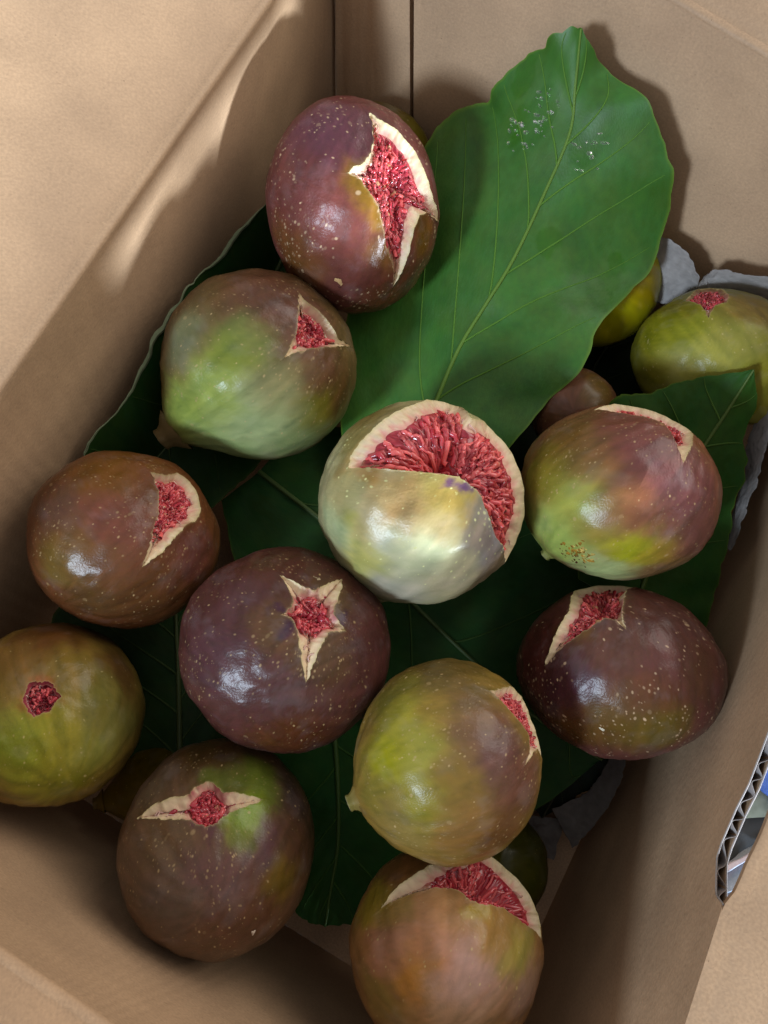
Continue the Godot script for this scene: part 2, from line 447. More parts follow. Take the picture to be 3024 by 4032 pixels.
func surroundings() -> void:
	var f := MeshInstance3D.new()
	f.name = "floor"
	var pm := PlaneMesh.new(); pm.size = Vector2(6, 6)
	f.mesh = pm; f.position.y = -0.0162
	f.material_override = plain("dark floor", lin(0.035, 0.042, 0.05), 0.55, 0.4)
	f.set_meta("kind", "structure")
	add_child(f)
	var cm := plain("cloth", Color.WHITE, 0.9, 0.2)
	cm.vertex_color_use_as_albedo = true
	sheet("blue_cloth", "bright blue cloth lying on the floor outside the box", "cloth", PackedVector3Array([Vector3(0.11706, -0.012, -0.0050981), Vector3(0.12809, -0.012, -0.0050981), Vector3(0.14281, -0.012, -0.0050981), Vector3(0.16488, -0.012, -0.0050981)]), PackedVector3Array([Vector3(0.11041, -0.013, 0.011038), Vector3(0.11612, -0.013, 0.014066), Vector3(0.11964, -0.013, 0.017074), Vector3(0.12767, -0.013, 0.022628), Vector3(0.1597, -0.013, 0.027982)]), Color(0.10, 0.22, 0.80), 0.003, 30.0, 0.001, cm)
	sheet("grey_green_cloth", "grey green cloth beside the blue one, outside the box", "cloth", PackedVector3Array([Vector3(0.11161, -0.0155, 0.009746), Vector3(0.1186, -0.0155, 0.012534), Vector3(0.12925, -0.0155, 0.020115), Vector3(0.16168, -0.0155, 0.025551)]), PackedVector3Array([Vector3(0.10952, -0.0145, 0.023838), Vector3(0.11821, -0.0145, 0.023432), Vector3(0.1282, -0.0145, 0.024108), Vector3(0.16084, -0.0145, 0.0268)]), Color(0.2, 0.27, 0.27), 0.001, 30.0, 0.001, cm)
	sheet("striped_cloth", "grey striped cloth in folds on the floor outside the box", "cloth", PackedVector3Array([Vector3(0.098172, -0.012, 0.039654), Vector3(0.10728, -0.012, 0.033803), Vector3(0.11801, -0.012, 0.027213), Vector3(0.13349, -0.012, 0.0185)]), PackedVector3Array([Vector3(0.096502, -0.012, 0.054889), Vector3(0.10698, -0.012, 0.047971), Vector3(0.11902, -0.012, 0.040943), Vector3(0.13418, -0.012, 0.033149)]), Color(0.2, 0.24, 0.30), 0.0022, 40.0, 0.001, cm, "", 3.0, Color(0.42, 0.40, 0.48))

func leaves() -> void:
	leaf("leaf", "large bright green leaf leaning on the end wall, with wet patches",
		PackedVector3Array([Vector3(-0.012264, 0.027, -0.078598), Vector3(-0.013242, 0.028, -0.10195), Vector3(-0.011614, 0.03, -0.12426), Vector3(0.0029392, 0.038, -0.15813), Vector3(0.013406, 0.048, -0.17441), Vector3(0.017873, 0.0515, -0.17857), Vector3(0.022352, 0.0545, -0.17937), Vector3(0.027167, 0.058, -0.17865), Vector3(0.030267, 0.061, -0.17735), Vector3(0.030827, 0.065, -0.17763), Vector3(0.032651, 0.069, -0.17809), Vector3(0.038325, 0.076, -0.1782), Vector3(0.041636, 0.08, -0.17674), Vector3(0.043881, 0.085, -0.17562), Vector3(0.048313, 0.088, -0.17483), Vector3(0.049746, 0.0895, -0.17323)]),
		PackedVector3Array([Vector3(0.0082, 0.03, -0.079699), Vector3(0.014993, 0.034, -0.094802), Vector3(0.022805, 0.042, -0.11083), Vector3(0.035439, 0.052, -0.12874), Vector3(0.044454, 0.061, -0.14562), Vector3(0.050299, 0.07, -0.15786), Vector3(0.050549, 0.0785, -0.16659), Vector3(0.049844, 0.0895, -0.17294)]),
		PackedVector3Array([Vector3(0.029713, 0.03, -0.0747), Vector3(0.03691, 0.036, -0.08176), Vector3(0.046248, 0.04, -0.092193), Vector3(0.055681, 0.047, -0.10033), Vector3(0.061573, 0.049, -0.11362), Vector3(0.075731, 0.046, -0.12908), Vector3(0.080488, 0.0545, -0.14287), Vector3(0.078223, 0.067, -0.14766), Vector3(0.073829, 0.0735, -0.15335), Vector3(0.067475, 0.08, -0.16), Vector3(0.058568, 0.08, -0.16963), Vector3(0.052649, 0.087, -0.17072), Vector3(0.050195, 0.0895, -0.17294)]),
		Color(0.043, 0.128, 0.020), {"rows": 220, "cols": 120, "bulge": 0.03, "seed": 2.0, "veins": 6, "rough": 0.45, "spec": 0.4, "rib": 0.0007,
		"wet": [[Vector3(0.041292, 0.066, -0.16441), 0.0065], [Vector3(0.03832, 0.075, -0.17456), 0.004], [Vector3(0.053624, 0.068, -0.15355), 0.004], [Vector3(0.065398, 0.052, -0.12651), 0.004], [Vector3(0.061546, 0.05, -0.12035), 0.005], [Vector3(0.066881, 0.055, -0.13123), 0.003], [Vector3(0.046413, 0.064, -0.13455), 0.004]]})
	leaf("leaf", "dark green leaf along the left wall with a pale curled edge",
		PackedVector3Array([Vector3(-0.015967, 0.03, -0.14538), Vector3(-0.018755, 0.026, -0.12488), Vector3(-0.027101, 0.023, -0.10268), Vector3(-0.037585, 0.023, -0.079995), Vector3(-0.048106, 0.023, -0.068353), Vector3(-0.061171, 0.023, -0.058413), Vector3(-0.071711, 0.023, -0.054221)]),
		PackedVector3Array([Vector3(-0.027274, 0.036, -0.15458), Vector3(-0.034675, 0.03, -0.13878), Vector3(-0.044272, 0.028, -0.1206), Vector3(-0.053325, 0.027, -0.10088), Vector3(-0.062211, 0.027, -0.087378), Vector3(-0.070951, 0.027, -0.07571), Vector3(-0.080256, 0.03, -0.069057)]),
		PackedVector3Array([Vector3(-0.033175, 0.046, -0.15544), Vector3(-0.042217, 0.05, -0.14224), Vector3(-0.047622, 0.0505, -0.13271), Vector3(-0.052199, 0.051, -0.12714), Vector3(-0.057156, 0.051, -0.11903), Vector3(-0.063417, 0.051, -0.1075), Vector3(-0.066929, 0.05, -0.096772), Vector3(-0.072046, 0.05, -0.085811), Vector3(-0.079694, 0.049, -0.077237), Vector3(-0.081551, 0.046, -0.072624)]),
		Color(0.016, 0.042, 0.011), {"seed": 9.0, "bulge": -0.05, "curl": 0.0042, "veins": 4})
	leaf("leaf", "green leaf with wavy edge under the scarred fig at the right wall",
		PackedVector3Array([Vector3(0.055578, 0.026, -0.044012), Vector3(0.059019, 0.032, -0.076851), Vector3(0.063551, 0.046, -0.089861), Vector3(0.072743, 0.048, -0.092158), Vector3(0.083334, 0.051, -0.094225), Vector3(0.098123, 0.057, -0.094493)]),
		PackedVector3Array([Vector3(0.071278, 0.024, -0.035029), Vector3(0.079222, 0.03, -0.056627), Vector3(0.086569, 0.04, -0.074057), Vector3(0.093244, 0.049, -0.085558), Vector3(0.098229, 0.057, -0.094358)]),
		PackedVector3Array([Vector3(0.087817, 0.022, -0.022184), Vector3(0.093183, 0.024, -0.036355), Vector3(0.095881, 0.027, -0.045155), Vector3(0.097569, 0.032, -0.05477), Vector3(0.098735, 0.036, -0.064473), Vector3(0.10095, 0.04, -0.073375), Vector3(0.098928, 0.044, -0.079412), Vector3(0.10127, 0.05, -0.087844), Vector3(0.098318, 0.057, -0.09409)]),
		Color(0.026, 0.074, 0.013), {"seed": 15.0, "veins": 4})
	leaf("leaf", "dark green leaf lying under the wide open fig in the middle",
		PackedVector3Array([Vector3(-0.027322, 0.018, -0.092412), Vector3(0.010165, 0.018, -0.092412), Vector3(0.045196, 0.017, -0.068672), Vector3(0.069188, 0.016, -0.047362), Vector3(0.067975, 0.016, -0.014865), Vector3(0.061275, 0.018, 0.0054569)]),
		PackedVector3Array([Vector3(-0.038279, 0.018, -0.078738), Vector3(-0.0095769, 0.019, -0.055168), Vector3(0.01745, 0.019, -0.029083), Vector3(0.03812, 0.018, -0.0095978), Vector3(0.051921, 0.018, 0.00049907), Vector3(0.060613, 0.018, 0.0057032)]),
		PackedVector3Array([Vector3(-0.049576, 0.016, -0.070442), Vector3(-0.042536, 0.017, -0.045764), Vector3(-0.01725, 0.017, -0.018716), Vector3(0.0091512, 0.017, 0.0029982), Vector3(0.03223, 0.014, 0.020926), Vector3(0.044216, 0.014, 0.01814), Vector3(0.059969, 0.018, 0.0057032)]),
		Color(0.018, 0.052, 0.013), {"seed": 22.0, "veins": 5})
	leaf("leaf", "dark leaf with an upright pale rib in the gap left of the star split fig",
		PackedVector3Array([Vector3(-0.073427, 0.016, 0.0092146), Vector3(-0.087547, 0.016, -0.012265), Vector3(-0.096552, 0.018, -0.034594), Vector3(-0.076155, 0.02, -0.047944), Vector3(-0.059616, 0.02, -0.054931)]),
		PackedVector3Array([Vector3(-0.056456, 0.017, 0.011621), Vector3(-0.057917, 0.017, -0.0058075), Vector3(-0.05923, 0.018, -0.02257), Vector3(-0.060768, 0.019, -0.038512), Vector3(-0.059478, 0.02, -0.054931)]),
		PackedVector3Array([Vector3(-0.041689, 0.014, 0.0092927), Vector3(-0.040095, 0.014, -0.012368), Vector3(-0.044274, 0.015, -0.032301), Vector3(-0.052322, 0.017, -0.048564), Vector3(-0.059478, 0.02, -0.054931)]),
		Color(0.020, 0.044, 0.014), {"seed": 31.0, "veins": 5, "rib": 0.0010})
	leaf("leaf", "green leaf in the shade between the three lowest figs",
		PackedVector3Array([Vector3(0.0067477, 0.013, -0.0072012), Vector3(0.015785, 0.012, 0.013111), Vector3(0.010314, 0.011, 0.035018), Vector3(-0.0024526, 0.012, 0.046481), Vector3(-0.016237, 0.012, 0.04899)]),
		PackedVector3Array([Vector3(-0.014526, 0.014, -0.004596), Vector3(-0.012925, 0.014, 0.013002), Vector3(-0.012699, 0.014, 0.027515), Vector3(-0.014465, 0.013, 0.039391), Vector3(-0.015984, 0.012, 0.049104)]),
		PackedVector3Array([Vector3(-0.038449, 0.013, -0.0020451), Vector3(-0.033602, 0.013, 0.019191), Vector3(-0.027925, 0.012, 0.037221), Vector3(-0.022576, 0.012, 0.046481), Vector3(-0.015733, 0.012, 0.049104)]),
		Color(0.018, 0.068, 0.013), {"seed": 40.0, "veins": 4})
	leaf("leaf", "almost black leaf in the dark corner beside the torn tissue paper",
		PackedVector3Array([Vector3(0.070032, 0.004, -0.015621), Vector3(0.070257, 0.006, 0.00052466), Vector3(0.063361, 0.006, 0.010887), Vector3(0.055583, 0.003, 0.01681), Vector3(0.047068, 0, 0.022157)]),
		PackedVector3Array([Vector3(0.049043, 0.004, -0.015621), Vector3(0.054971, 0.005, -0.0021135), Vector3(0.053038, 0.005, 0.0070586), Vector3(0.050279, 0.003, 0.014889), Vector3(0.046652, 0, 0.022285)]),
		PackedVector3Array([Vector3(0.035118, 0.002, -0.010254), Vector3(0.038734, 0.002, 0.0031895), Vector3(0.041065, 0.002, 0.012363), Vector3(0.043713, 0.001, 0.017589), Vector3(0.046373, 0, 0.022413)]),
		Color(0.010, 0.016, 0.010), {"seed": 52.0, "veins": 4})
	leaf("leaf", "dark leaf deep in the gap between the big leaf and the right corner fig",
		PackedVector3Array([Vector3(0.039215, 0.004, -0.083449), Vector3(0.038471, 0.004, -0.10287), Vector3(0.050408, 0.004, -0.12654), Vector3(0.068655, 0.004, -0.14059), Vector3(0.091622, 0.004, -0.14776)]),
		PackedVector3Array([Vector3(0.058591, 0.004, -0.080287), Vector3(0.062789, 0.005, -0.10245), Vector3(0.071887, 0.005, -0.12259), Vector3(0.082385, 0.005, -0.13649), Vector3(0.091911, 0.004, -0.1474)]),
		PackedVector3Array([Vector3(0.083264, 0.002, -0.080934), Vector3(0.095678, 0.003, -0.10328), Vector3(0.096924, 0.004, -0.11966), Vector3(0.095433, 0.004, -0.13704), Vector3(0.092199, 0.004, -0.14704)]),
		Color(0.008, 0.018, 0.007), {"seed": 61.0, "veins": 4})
	drops()

func drops() -> void:
	# beads and smears of water on the big leaf
	var dp: Vector3 = Vector3(0.041181, 0.0665, -0.16397)
	var o := thing("water_drops", "wet smear of tiny water drops on the upper part of the big leaf", "water", dp)
	o.set_meta("kind", "stuff")
	var s := Soup.new()
	rng.seed = 99
	var mid := PackedVector3Array([Vector3(0.022805, 0.042, -0.11083), Vector3(0.035085, 0.054, -0.12745), Vector3(0.043058, 0.067, -0.14105), Vector3(0.047259, 0.081, -0.14831)])
	for k in 64:
		var a := rng.randf() * TAU
		var rad := 0.0062 * sqrt(rng.randf())
		var p := dp + Vector3(cos(a) * rad * 1.1, 0, sin(a) * rad * 0.9)
		if k > 46: p = (Vector3(0.055183, 0.067, -0.15439)) + Vector3(cos(a) * rad * 0.8, 0, sin(a) * rad)
		var hit := leaf_height(p)
		var size := rng.randf_range(0.0003, 0.0011)
		var pts := PackedVector3Array()
		for r in 5:
			for j in 9:
				var t := TAU * j / 9.0
				var q := 1.0 - r / 4.0
				pts.append(Vector3(p.x, hit, p.z) - dp + (Vector3(cos(t), 0, sin(t)) * q * (1.0 + 0.3 * sin(t * 2.0 + k))) * size + leaf_up * size * 0.28 * (1.0 - q * q))
		s.grid(pts, 9, 5, true, false, PackedColorArray())
	var m := plain("water", Color(1, 1, 1, 0.05), 0.05, 0.5)
	m.refraction_enabled = true; m.refraction_scale = 0.033
	m.transparency = BaseMaterial3D.TRANSPARENCY_ALPHA
	part("drop", s.mesh(), m, o)

var leaf_points := PackedVector3Array()
var leaf_up := Vector3(0, 0.8, 0.5).normalized()

func leaf_height(p: Vector3) -> float:
	var best := 9.0
	var y := p.y
	for q in leaf_points:
		var d := Vector2(q.x - p.x, q.z - p.z).length_squared()
		if d < best:
			best = d; y = q.y
	return y


# ---------------------------------------------------------------- leaves

func leaf(called: String, label: String, left: PackedVector3Array, mid: PackedVector3Array, right: PackedVector3Array, tone: Color, opts: Dictionary) -> void:
	var o := thing(called, label, "leaf", poly_at(mid, 0.0), "fig leaves laid in the box")
	var at := o.position
	var rows: int = opts.get("rows", 110)
	var cols: int = opts.get("cols", 60)
	var bulge: float = opts.get("bulge", 0.0)
	var seed_: float = opts.get("seed", 0.0)
	var wet: Array = opts.get("wet", [])
	var edge_tone: Color = opts.get("edge", Color(tone.r * 2.6, tone.g * 1.6, tone.b * 1.2))
	var pts := PackedVector3Array()
	var under := PackedVector3Array()
	var cs := PackedColorArray()
	var cu := PackedColorArray()
	var uvs := PackedVector2Array()
	var surf := func(s: float, t: float) -> Vector3:
		var m := line_at(mid, s)
		var side := line_at(left, s) if t < 0.0 else line_at(right, s)
		var width := m.distance_to(side)
		var ser := 1.0 + (0.0009 / maxf(width, 0.006)) * (absf(sin(s * 23.0 + 2.6 * sin(s * 9.0 + signf(t) * 2.0) + seed_)) - 0.5 + 0.7 * fine.get_noise_2d(s * 14.0, signf(t) * 9.0 + seed_)) * smoothstep(0.8, 1.0, absf(t))
		var q := m.lerp(side, absf(t) * ser)
		q.y += bulge * (1.0 - t * t) * 0.0 + 0.0016 * low.get_noise_3d(q.x * 26.0, q.z * 26.0, seed_) + bulge * sin(PI * absf(t)) * width
		# the blade swells between the side veins
		var vein := sin((s - absf(t) * 0.22) * 6.5 * TAU)
		q.y += 0.00012 * vein * minf(absf(t) * 3.0, 1.0)
		return q - at
	for r in rows:
		var s := float(r) / (rows - 1)
		for k in cols:
			var t := -1.0 + 2.0 * k / (cols - 1)
			t = signf(t) * pow(absf(t), 0.9)
			var q: Vector3 = surf.call(s, t)
			pts.append(q); under.append(q - UP * 0.0004)
			var g := q + at
			var v := 1.0 + 0.28 * low.get_noise_3d(g.x * 60.0, g.z * 60.0, seed_ + 3.0) + 0.14 * fine.get_noise_3d(g.x * 420.0, g.z * 420.0, seed_)
			var col := Color(tone.r * v * (1.0 + 0.25 * fine.get_noise_2d(g.x * 90.0, g.z * 90.0)), tone.g * v, tone.b * v)
			for w: Array in wet:
				var dist: float = Vector2(g.x - w[0].x, g.z - w[0].z).length() / w[1] + 0.5 * low.get_noise_3d(g.x * 190.0, g.z * 190.0, 7.0)
				col = col.lerp(Color(col.r * 0.65, col.g * 0.84, col.b * 0.4), 0.8 * (1.0 - smoothstep(0.75, 0.95, dist)))
			col = col.lerp(edge_tone, smoothstep(0.972, 1.0, absf(t)) * 0.9)
			cs.append(col); cu.append(Color(0.13, 0.17, 0.09))
			uvs.append(Vector2(t * 1.6, s * 4.0))
	if wet.size():
		for q in pts: leaf_points.append(q + at)
	var soup := Soup.new()
	soup.grid(pts, cols, rows, false, false, cs, uvs)
	soup.grid(under, cols, rows, false, true, cu, uvs)
	for e in 2:
		var strip := PackedVector3Array()
		var ec := PackedColorArray()
		var eu := PackedVector2Array()
		for side in 2:
			for r in rows:
				var q := r * cols + (0 if e == 0 else cols - 1)
				strip.append(pts[q] if side == 0 else under[q]); ec.append(edge_tone); eu.append(Vector2(0, 0))
		soup.grid(strip, rows, 2, false, e == 1, ec, eu)
	var curl: float = opts.get("curl", 0.0)
	if curl > 0.0:
		var strip := PackedVector3Array(); var sc := PackedColorArray()
		for side in 5:
			for r in rows:
				var s := float(r) / (rows - 1)
				var e: Vector3 = surf.call(s, 1.0)
				var in_ := ((surf.call(s, 0.9) as Vector3) - e).normalized()
				var w := curl * (0.25 + 0.75 * pow(absf(sin(s * 7.0 + 0.6)), 1.5)) * smoothstep(0.0, 0.12, s) * smoothstep(1.0, 0.9, s)
				var a := side / 4.0
				strip.append(e + (in_ * sin(a * 1.9) * 0.8 + UP * (a * 0.7)) * w)
				var v := 1.0 + 0.2 * fine.get_noise_2d(s * 60.0, a * 3.0)
				sc.append(Color(0.20 * v, 0.24 * v, 0.14 * v))
		var cs_ := Soup.new()
		cs_.grid(strip, rows, 5, false, true, sc)
		var cm := plain("leaf underside", Color.WHITE, 0.6, 0.4)
		cm.vertex_color_use_as_albedo = true
		part("curled_edge", cs_.mesh(), cm, o)
	var m := plain("fig leaf", Color.WHITE, opts.get("rough", 0.5), opts.get("spec", 0.22))
	m.vertex_color_use_as_albedo = true
	m.backlight_enabled = true; m.backlight = Color(0.16, 0.22, 0.05)
	m.normal_enabled = true; m.normal_texture = leaf_bump; m.normal_scale = 0.45; m.uv1_scale = Vector3(2.2, 2.2, 1)
	part("blade", soup.mesh(), m, o)
	var vm := plain("leaf vein", lin(tone.r * 2.2 + 0.01, tone.g * 1.45 + 0.01, tone.b * 1.1 + 0.006), 0.5, 0.4)
	var path := PackedVector3Array()
	for k in 41: path.append((surf.call(k / 40.0, 0.0) as Vector3) + UP * 0.0001)
	var vs := Soup.new()
	tube(vs, path, opts.get("rib", 0.0008), 0.0003, Color.WHITE, 8)
	part("midrib", vs.mesh(), vm, o)
	var vein_mat := plain("side vein", lin(tone.r * 1.9 + 0.003, tone.g * 1.45 + 0.004, tone.b * 1.3 + 0.001), 0.55, 0.25)
	var count: int = opts.get("veins", 5)
	for sgn in [-1.0, 1.0]:
		for k in count:
			var s0 := 0.10 + 0.80 * (k + (0.35 if sgn > 0 else 0.0)) / count
			var vp := PackedVector3Array()
			for j in 25:
				var t := j / 24.0
				var ss := minf(s0 + 0.20 * pow(t, 0.85) * (1.0 - s0 * 0.4), 0.985)
				vp.append((surf.call(ss, sgn * t * 0.93) as Vector3) + UP * 0.00004)
			var one := Soup.new()
			tube(one, vp, 0.00032, 0.0001, Color.WHITE, 6)
			part("vein", one.mesh(), vein_mat, o)

# ---------------------------------------------------------------- figs

func fig(d: Dictionary) -> Node3D:
	var c: Vector3 = d.c
	var E := Basis(d.ex, d.ey, d.ez)
	var eye: Vector3 = d.eye
	var X: Vector3 = d.X
	var Y: Vector3 = d.Y
	var stem: Vector3 = d.stem
	var neck: float = d.neck
	var sd: float = d.seed
	var R: float = (d.ex.length() + d.ey.length() + d.ez.length()) / 3.0
	var base_at := Vector3(c.x, c.y - R, c.z)
	var o := thing("fig", d.label, "fig", base_at, "figs in the box")
	var SX := stem.cross(Vector3(0.31, 0.2, 0.93)).normalized()
	var SY := stem.cross(SX)
	var lobes := float(d.get("lobes", 7))
	var body := func(n: Vector3) -> Vector3:
		var w := n * 1.5 + Vector3(sd, sd * 0.7, -sd)
		var f := 1.0 + 0.030 * low.get_noise_3dv(w) + 0.007 * fine.get_noise_3dv(n * 5.0 + Vector3(sd, 0, 0))
		var th := acos(clampf(n.dot(stem), -1.0, 1.0))
		var az := atan2(n.dot(SY), n.dot(SX))
		f += neck * exp(-pow(th / 0.30, 2.0))
		var rib := sin(az * lobes + 2.0 * low.get_noise_3dv(n * 1.2 + Vector3(0, sd, 0)))
		f += 0.006 * rib * sin(th) + 0.0055 * sin(az * (lobes * 2.0 + 1.0) + sd + 2.5 * fine.get_noise_3dv(n * 1.7)) * exp(-pow((th - 0.55) / 0.5, 2.0))
		f -= 0.02 * exp(-pow(acos(clampf(n.dot(eye), -1.0, 1.0)) / 0.5, 2.0))
		return E * (n * f)
	var dir := func(q: Vector2) -> Vector3:
		var r := q.length()
		if r < 1e-6: return eye
		return eye * cos(r) + (X * (q.x / r) + Y * (q.y / r)) * sin(r)
	var base_col: Color = d.base
	var sp: Array = d.spots
	var gain: float = d.get("gain", 0.8)
	var color := func(n: Vector3) -> Color:
		var w := n + 0.13 * Vector3(low.get_noise_3dv(n * 2.6 + Vector3(sd, 5, 0)), low.get_noise_3dv(n * 2.6 + Vector3(9, sd, 0)), low.get_noise_3dv(n * 2.6 + Vector3(0, 5, sd)))
		w = (w + 0.03 * Vector3(fine.get_noise_3dv(n * 14.0), fine.get_noise_3dv(n * 14.0 + Vector3(40, 0, 0)), fine.get_noise_3dv(n * 14.0 + Vector3(0, 40, 0)))).normalized()
		var sum := 0.10
		var r := base_col.r * 0.10; var g := base_col.g * 0.10; var b := base_col.b * 0.10
		for s: Array in sp:
			var a: float = acos(clampf(w.dot(s[0]), -1.0, 1.0)) / (s[2] as float)
			var wt: float = exp(-a * a * 2.3) * (s[3] as float)
			var k: Color = s[1]
			sum += wt; r += k.r * wt; g += k.g * wt; b += k.b * wt
		var col := Color(r / sum, g / sum, b / sum)
		var th := acos(clampf(n.dot(stem), -1.0, 1.0))
		var az := atan2(n.dot(SY), n.dot(SX))
		var streak := fine.get_noise_3d(cos(az) * 5.5, sin(az) * 5.5, th * 0.8 + sd)
		var mot := fine.get_noise_3dv(n * 19.0 + Vector3(sd, 0, 0))
		streak += 0.55 * fine.get_noise_3d(cos(az) * 17.0, sin(az) * 17.0, th * 1.6 - sd)
		var v := gain * (1.0 + 0.22 * streak + 0.11 * mot + 0.12 * low.get_noise_3dv(n * 5.0))
		col = Color(col.r * v * (1.0 + 0.06 * streak), col.g * v * (1.0 - 0.03 * mot), col.b * v)
		var bloom := smoothstep(0.18, 0.5, low.get_noise_3dv(n * 2.2 + Vector3(-sd, 3, sd)) + 0.25 * mot)
		return col.lerp(Color(0.29, 0.28, 0.30), 0.07 * bloom)
	# outline of the split, around the eye
	var ring := PackedVector2Array()
	var open: bool = d.chart.size() > 2
	if open:
		var ctrl: PackedVector2Array = d.chart
		for k in ctrl.size():
			var p0 := ctrl[k]
			var p1 := ctrl[(k + 1) % ctrl.size()]
			if k == ctrl.size() - 1: p1.x += TAU
			var a := Vector2.from_angle(p0.x) * p0.y
			var b := Vector2.from_angle(p1.x) * p1.y
			var steps := clampi(int(ceil(a.distance_to(b) / 0.026 + (p1.x - p0.x) / 0.09)), 1, 24)
			for j in steps:
				var t := float(j) / steps
				var q := a.lerp(b, t)
				var edge := (b - a).normalized().orthogonal()
				if j > 0: q += edge * (0.014 * fine.get_noise_2d(q.x * 9.0 + sd, q.y * 9.0) + 0.009 * fine.get_noise_2d(q.x * 40.0 + sd, q.y * 40.0))
				ring.append(q)
	else:
		for k in 72: ring.append(Vector2.from_angle(TAU * k / 72.0) * 0.02)
	var cols := ring.size()
	var angles := PackedFloat32Array()
	for k in cols:
		var a := atan2(ring[k].y, ring[k].x)
		if k > 0:
			while a < angles[k - 1] - 0.5: a += TAU
			a = maxf(a, angles[k - 1] + 0.0005)
		angles.append(a)
	# skin
	var rows: int = 66 if open else 44
	var pts := PackedVector3Array(); var cs := PackedColorArray(); var uvs := PackedVector2Array(); var uvs2 := PackedVector2Array()
	var lip: float = d.get("lip", 0.012)
	for r in rows:
		var t := pow(float(r) / (rows - 1), 1.5)
		for k in cols:
			var r0 := ring[k].length()
			var q := Vector2.from_angle(angles[k]) * lerpf(r0, PI - 0.004, t)
			var n: Vector3 = dir.call(q)
			var p: Vector3 = body.call(n)
			if open: p *= 1.0 + lip * exp(-t * 26.0)
			pts.append(c + p - base_at)
			var col: Color = color.call(n)
			if open: col = col.lerp(Color(0.42, 0.33, 0.16), 0.55 * exp(-t * 420.0))
			cs.append(col)
			var m := q / PI * 0.5 + Vector2(0.5, 0.5)
			uvs.append(m); uvs2.append(m)
	var soup := Soup.new()
	soup.grid(pts, cols, rows, true, true, cs, uvs, uvs2)
	var mat := plain("fig skin", Color.WHITE, d.get("rough", 0.30), 0.36)
	mat.vertex_color_use_as_albedo = true
	mat.normal_enabled = true; mat.normal_texture = skin_bump; mat.normal_scale = 0.20; mat.uv1_scale = Vector3(9, 9, 1)
	mat.detail_enabled = true; mat.detail_albedo = specks[d.speck]; mat.detail_uv_layer = BaseMaterial3D.DETAIL_UV_2
	part("skin", soup.mesh(), mat, o)
	if neck > 0.01:
		# a short tapered stalk, cut off at its end
		var tip: Vector3 = body.call(stem)
		var sdv := (E * stem).normalized()
		var sx := sdv.cross(UP).normalized()
		var sy := sx.cross(sdv)
		var sp_ := PackedVector3Array(); var sc := PackedColorArray()
		var prof := PackedVector2Array([Vector2(-0.10, 0.25), Vector2(-0.03, 0.19), Vector2(0.02, 0.14), Vector2(0.07, 0.115), Vector2(0.11, 0.12), Vector2(0.125, 0.10), Vector2(0.12, 0.001)])
		var sk: Color = color.call(stem)
		for r in prof.size():
			for k in 16:
				var a := TAU * k / 16.0
				var w := 1.0 + 0.14 * sin(a * 5.0 + sd)
				sp_.append(c + tip - base_at + (sdv * prof[r].x + (sx * cos(a) + sy * sin(a)) * prof[r].y * w) * R * (d.get("stalk_size", 1.0) as float) + UP * (0.02 * R * prof[r].x * 8.0))
				sc.append(sk.lerp(d.get("stalk", Color(0.10, 0.06, 0.02)), clampf(r / 5.0, 0.0, 1.0) * 0.7) if r < 5 else Color(0.24, 0.21, 0.12))
		var st := Soup.new()
		st.grid(sp_, 16, prof.size(), true, true, sc)
		var sm_ := plain("fig stem", Color.WHITE, 0.6, 0.4)
		sm_.vertex_color_use_as_albedo = true
		part("stem", st.mesh(), sm_, o)
	var marks: Array = d.get("marks", [])
	if marks.size():
		var ms := Soup.new()
		rng.seed = int(sd * 10.0) + 77
		for m_: Array in marks:
			for b in (m_[4] as int):
				var spread: float = m_[2]
				var nn: Vector3 = ((m_[0] as Vector3) + Vector3(rng.randfn(0, spread), rng.randfn(0, spread), rng.randfn(0, spread))).normalized()
				var pp: Vector3 = body.call(nn)
				var ou := (E * nn).normalized()
				var ux := ou.cross(Vector3(rng.randf_range(-1, 1), rng.randf_range(-1, 1), rng.randf_range(-1, 1))).normalized()
				var uy := ou.cross(ux)
				var sz: float = (m_[3] as float) * rng.randf_range(0.5, 1.3) * R
				var el := rng.randf_range(0.4, 1.0)
				var mc: Color = m_[1]
				mc = mc * rng.randf_range(0.6, 1.25)
				var mp := PackedVector3Array(); var mcs := PackedColorArray()
				for r in 4:
					for k in 9:
						var a := TAU * k / 9.0
						var q := 1.0 - r / 3.0
						var wob := 1.0 + 0.35 * sin(a * 2.0 + b) + 0.2 * sin(a * 3.0 + b * 2.0)
						mp.append(c + pp - base_at + (ux * cos(a) + uy * sin(a) * el) * sz * q * wob + ou * (sz * 0.28 * (1.0 - q * q) - 0.00004))
						mcs.append(mc)
				ms.grid(mp, 9, 4, true, false, mcs)
		var mm := plain("scar", Color.WHITE, 0.75, 0.3)
		mm.vertex_color_use_as_albedo = true
		part("scar", ms.mesh(), mm, o)
	if not open: return o
	# inner outline: the cut rind is as wide as the gape allows
	var delta: float = d.delta
	var dr: float = d.dr
	var dp: float = d.dp
	var inner := PackedVector2Array()
	var inner_d := PackedFloat32Array()
	var arms := PackedFloat32Array()
	for k in cols:
		var a := ring[(k + cols - 3) % cols]
		var b := ring[(k + 3) % cols]
		var nin := (b - a).normalized().orthogonal()
		if nin.dot(ring[k]) > 0.0 and ring[k].length() > 0.2 and false: nin = -nin
		nin = Vector2(-(b - a).y, (b - a).x).normalized()
		var wide := 9.0
		for j in range(0, cols, 2):
			if absi(j - k) < 3 or absi(j - k) > cols - 3: continue
			var s0 := ring[j]
			var s1 := ring[(j + 2) % cols]
			var hit = Geometry2D.segment_intersects_segment(ring[k] + nin * 0.002, ring[k] + nin * 1.5, s0, s1)
			if hit != null: wide = minf(wide, ring[k].distance_to(hit))
		var far := smoothstep(0.15, 0.33, ring[k].length())
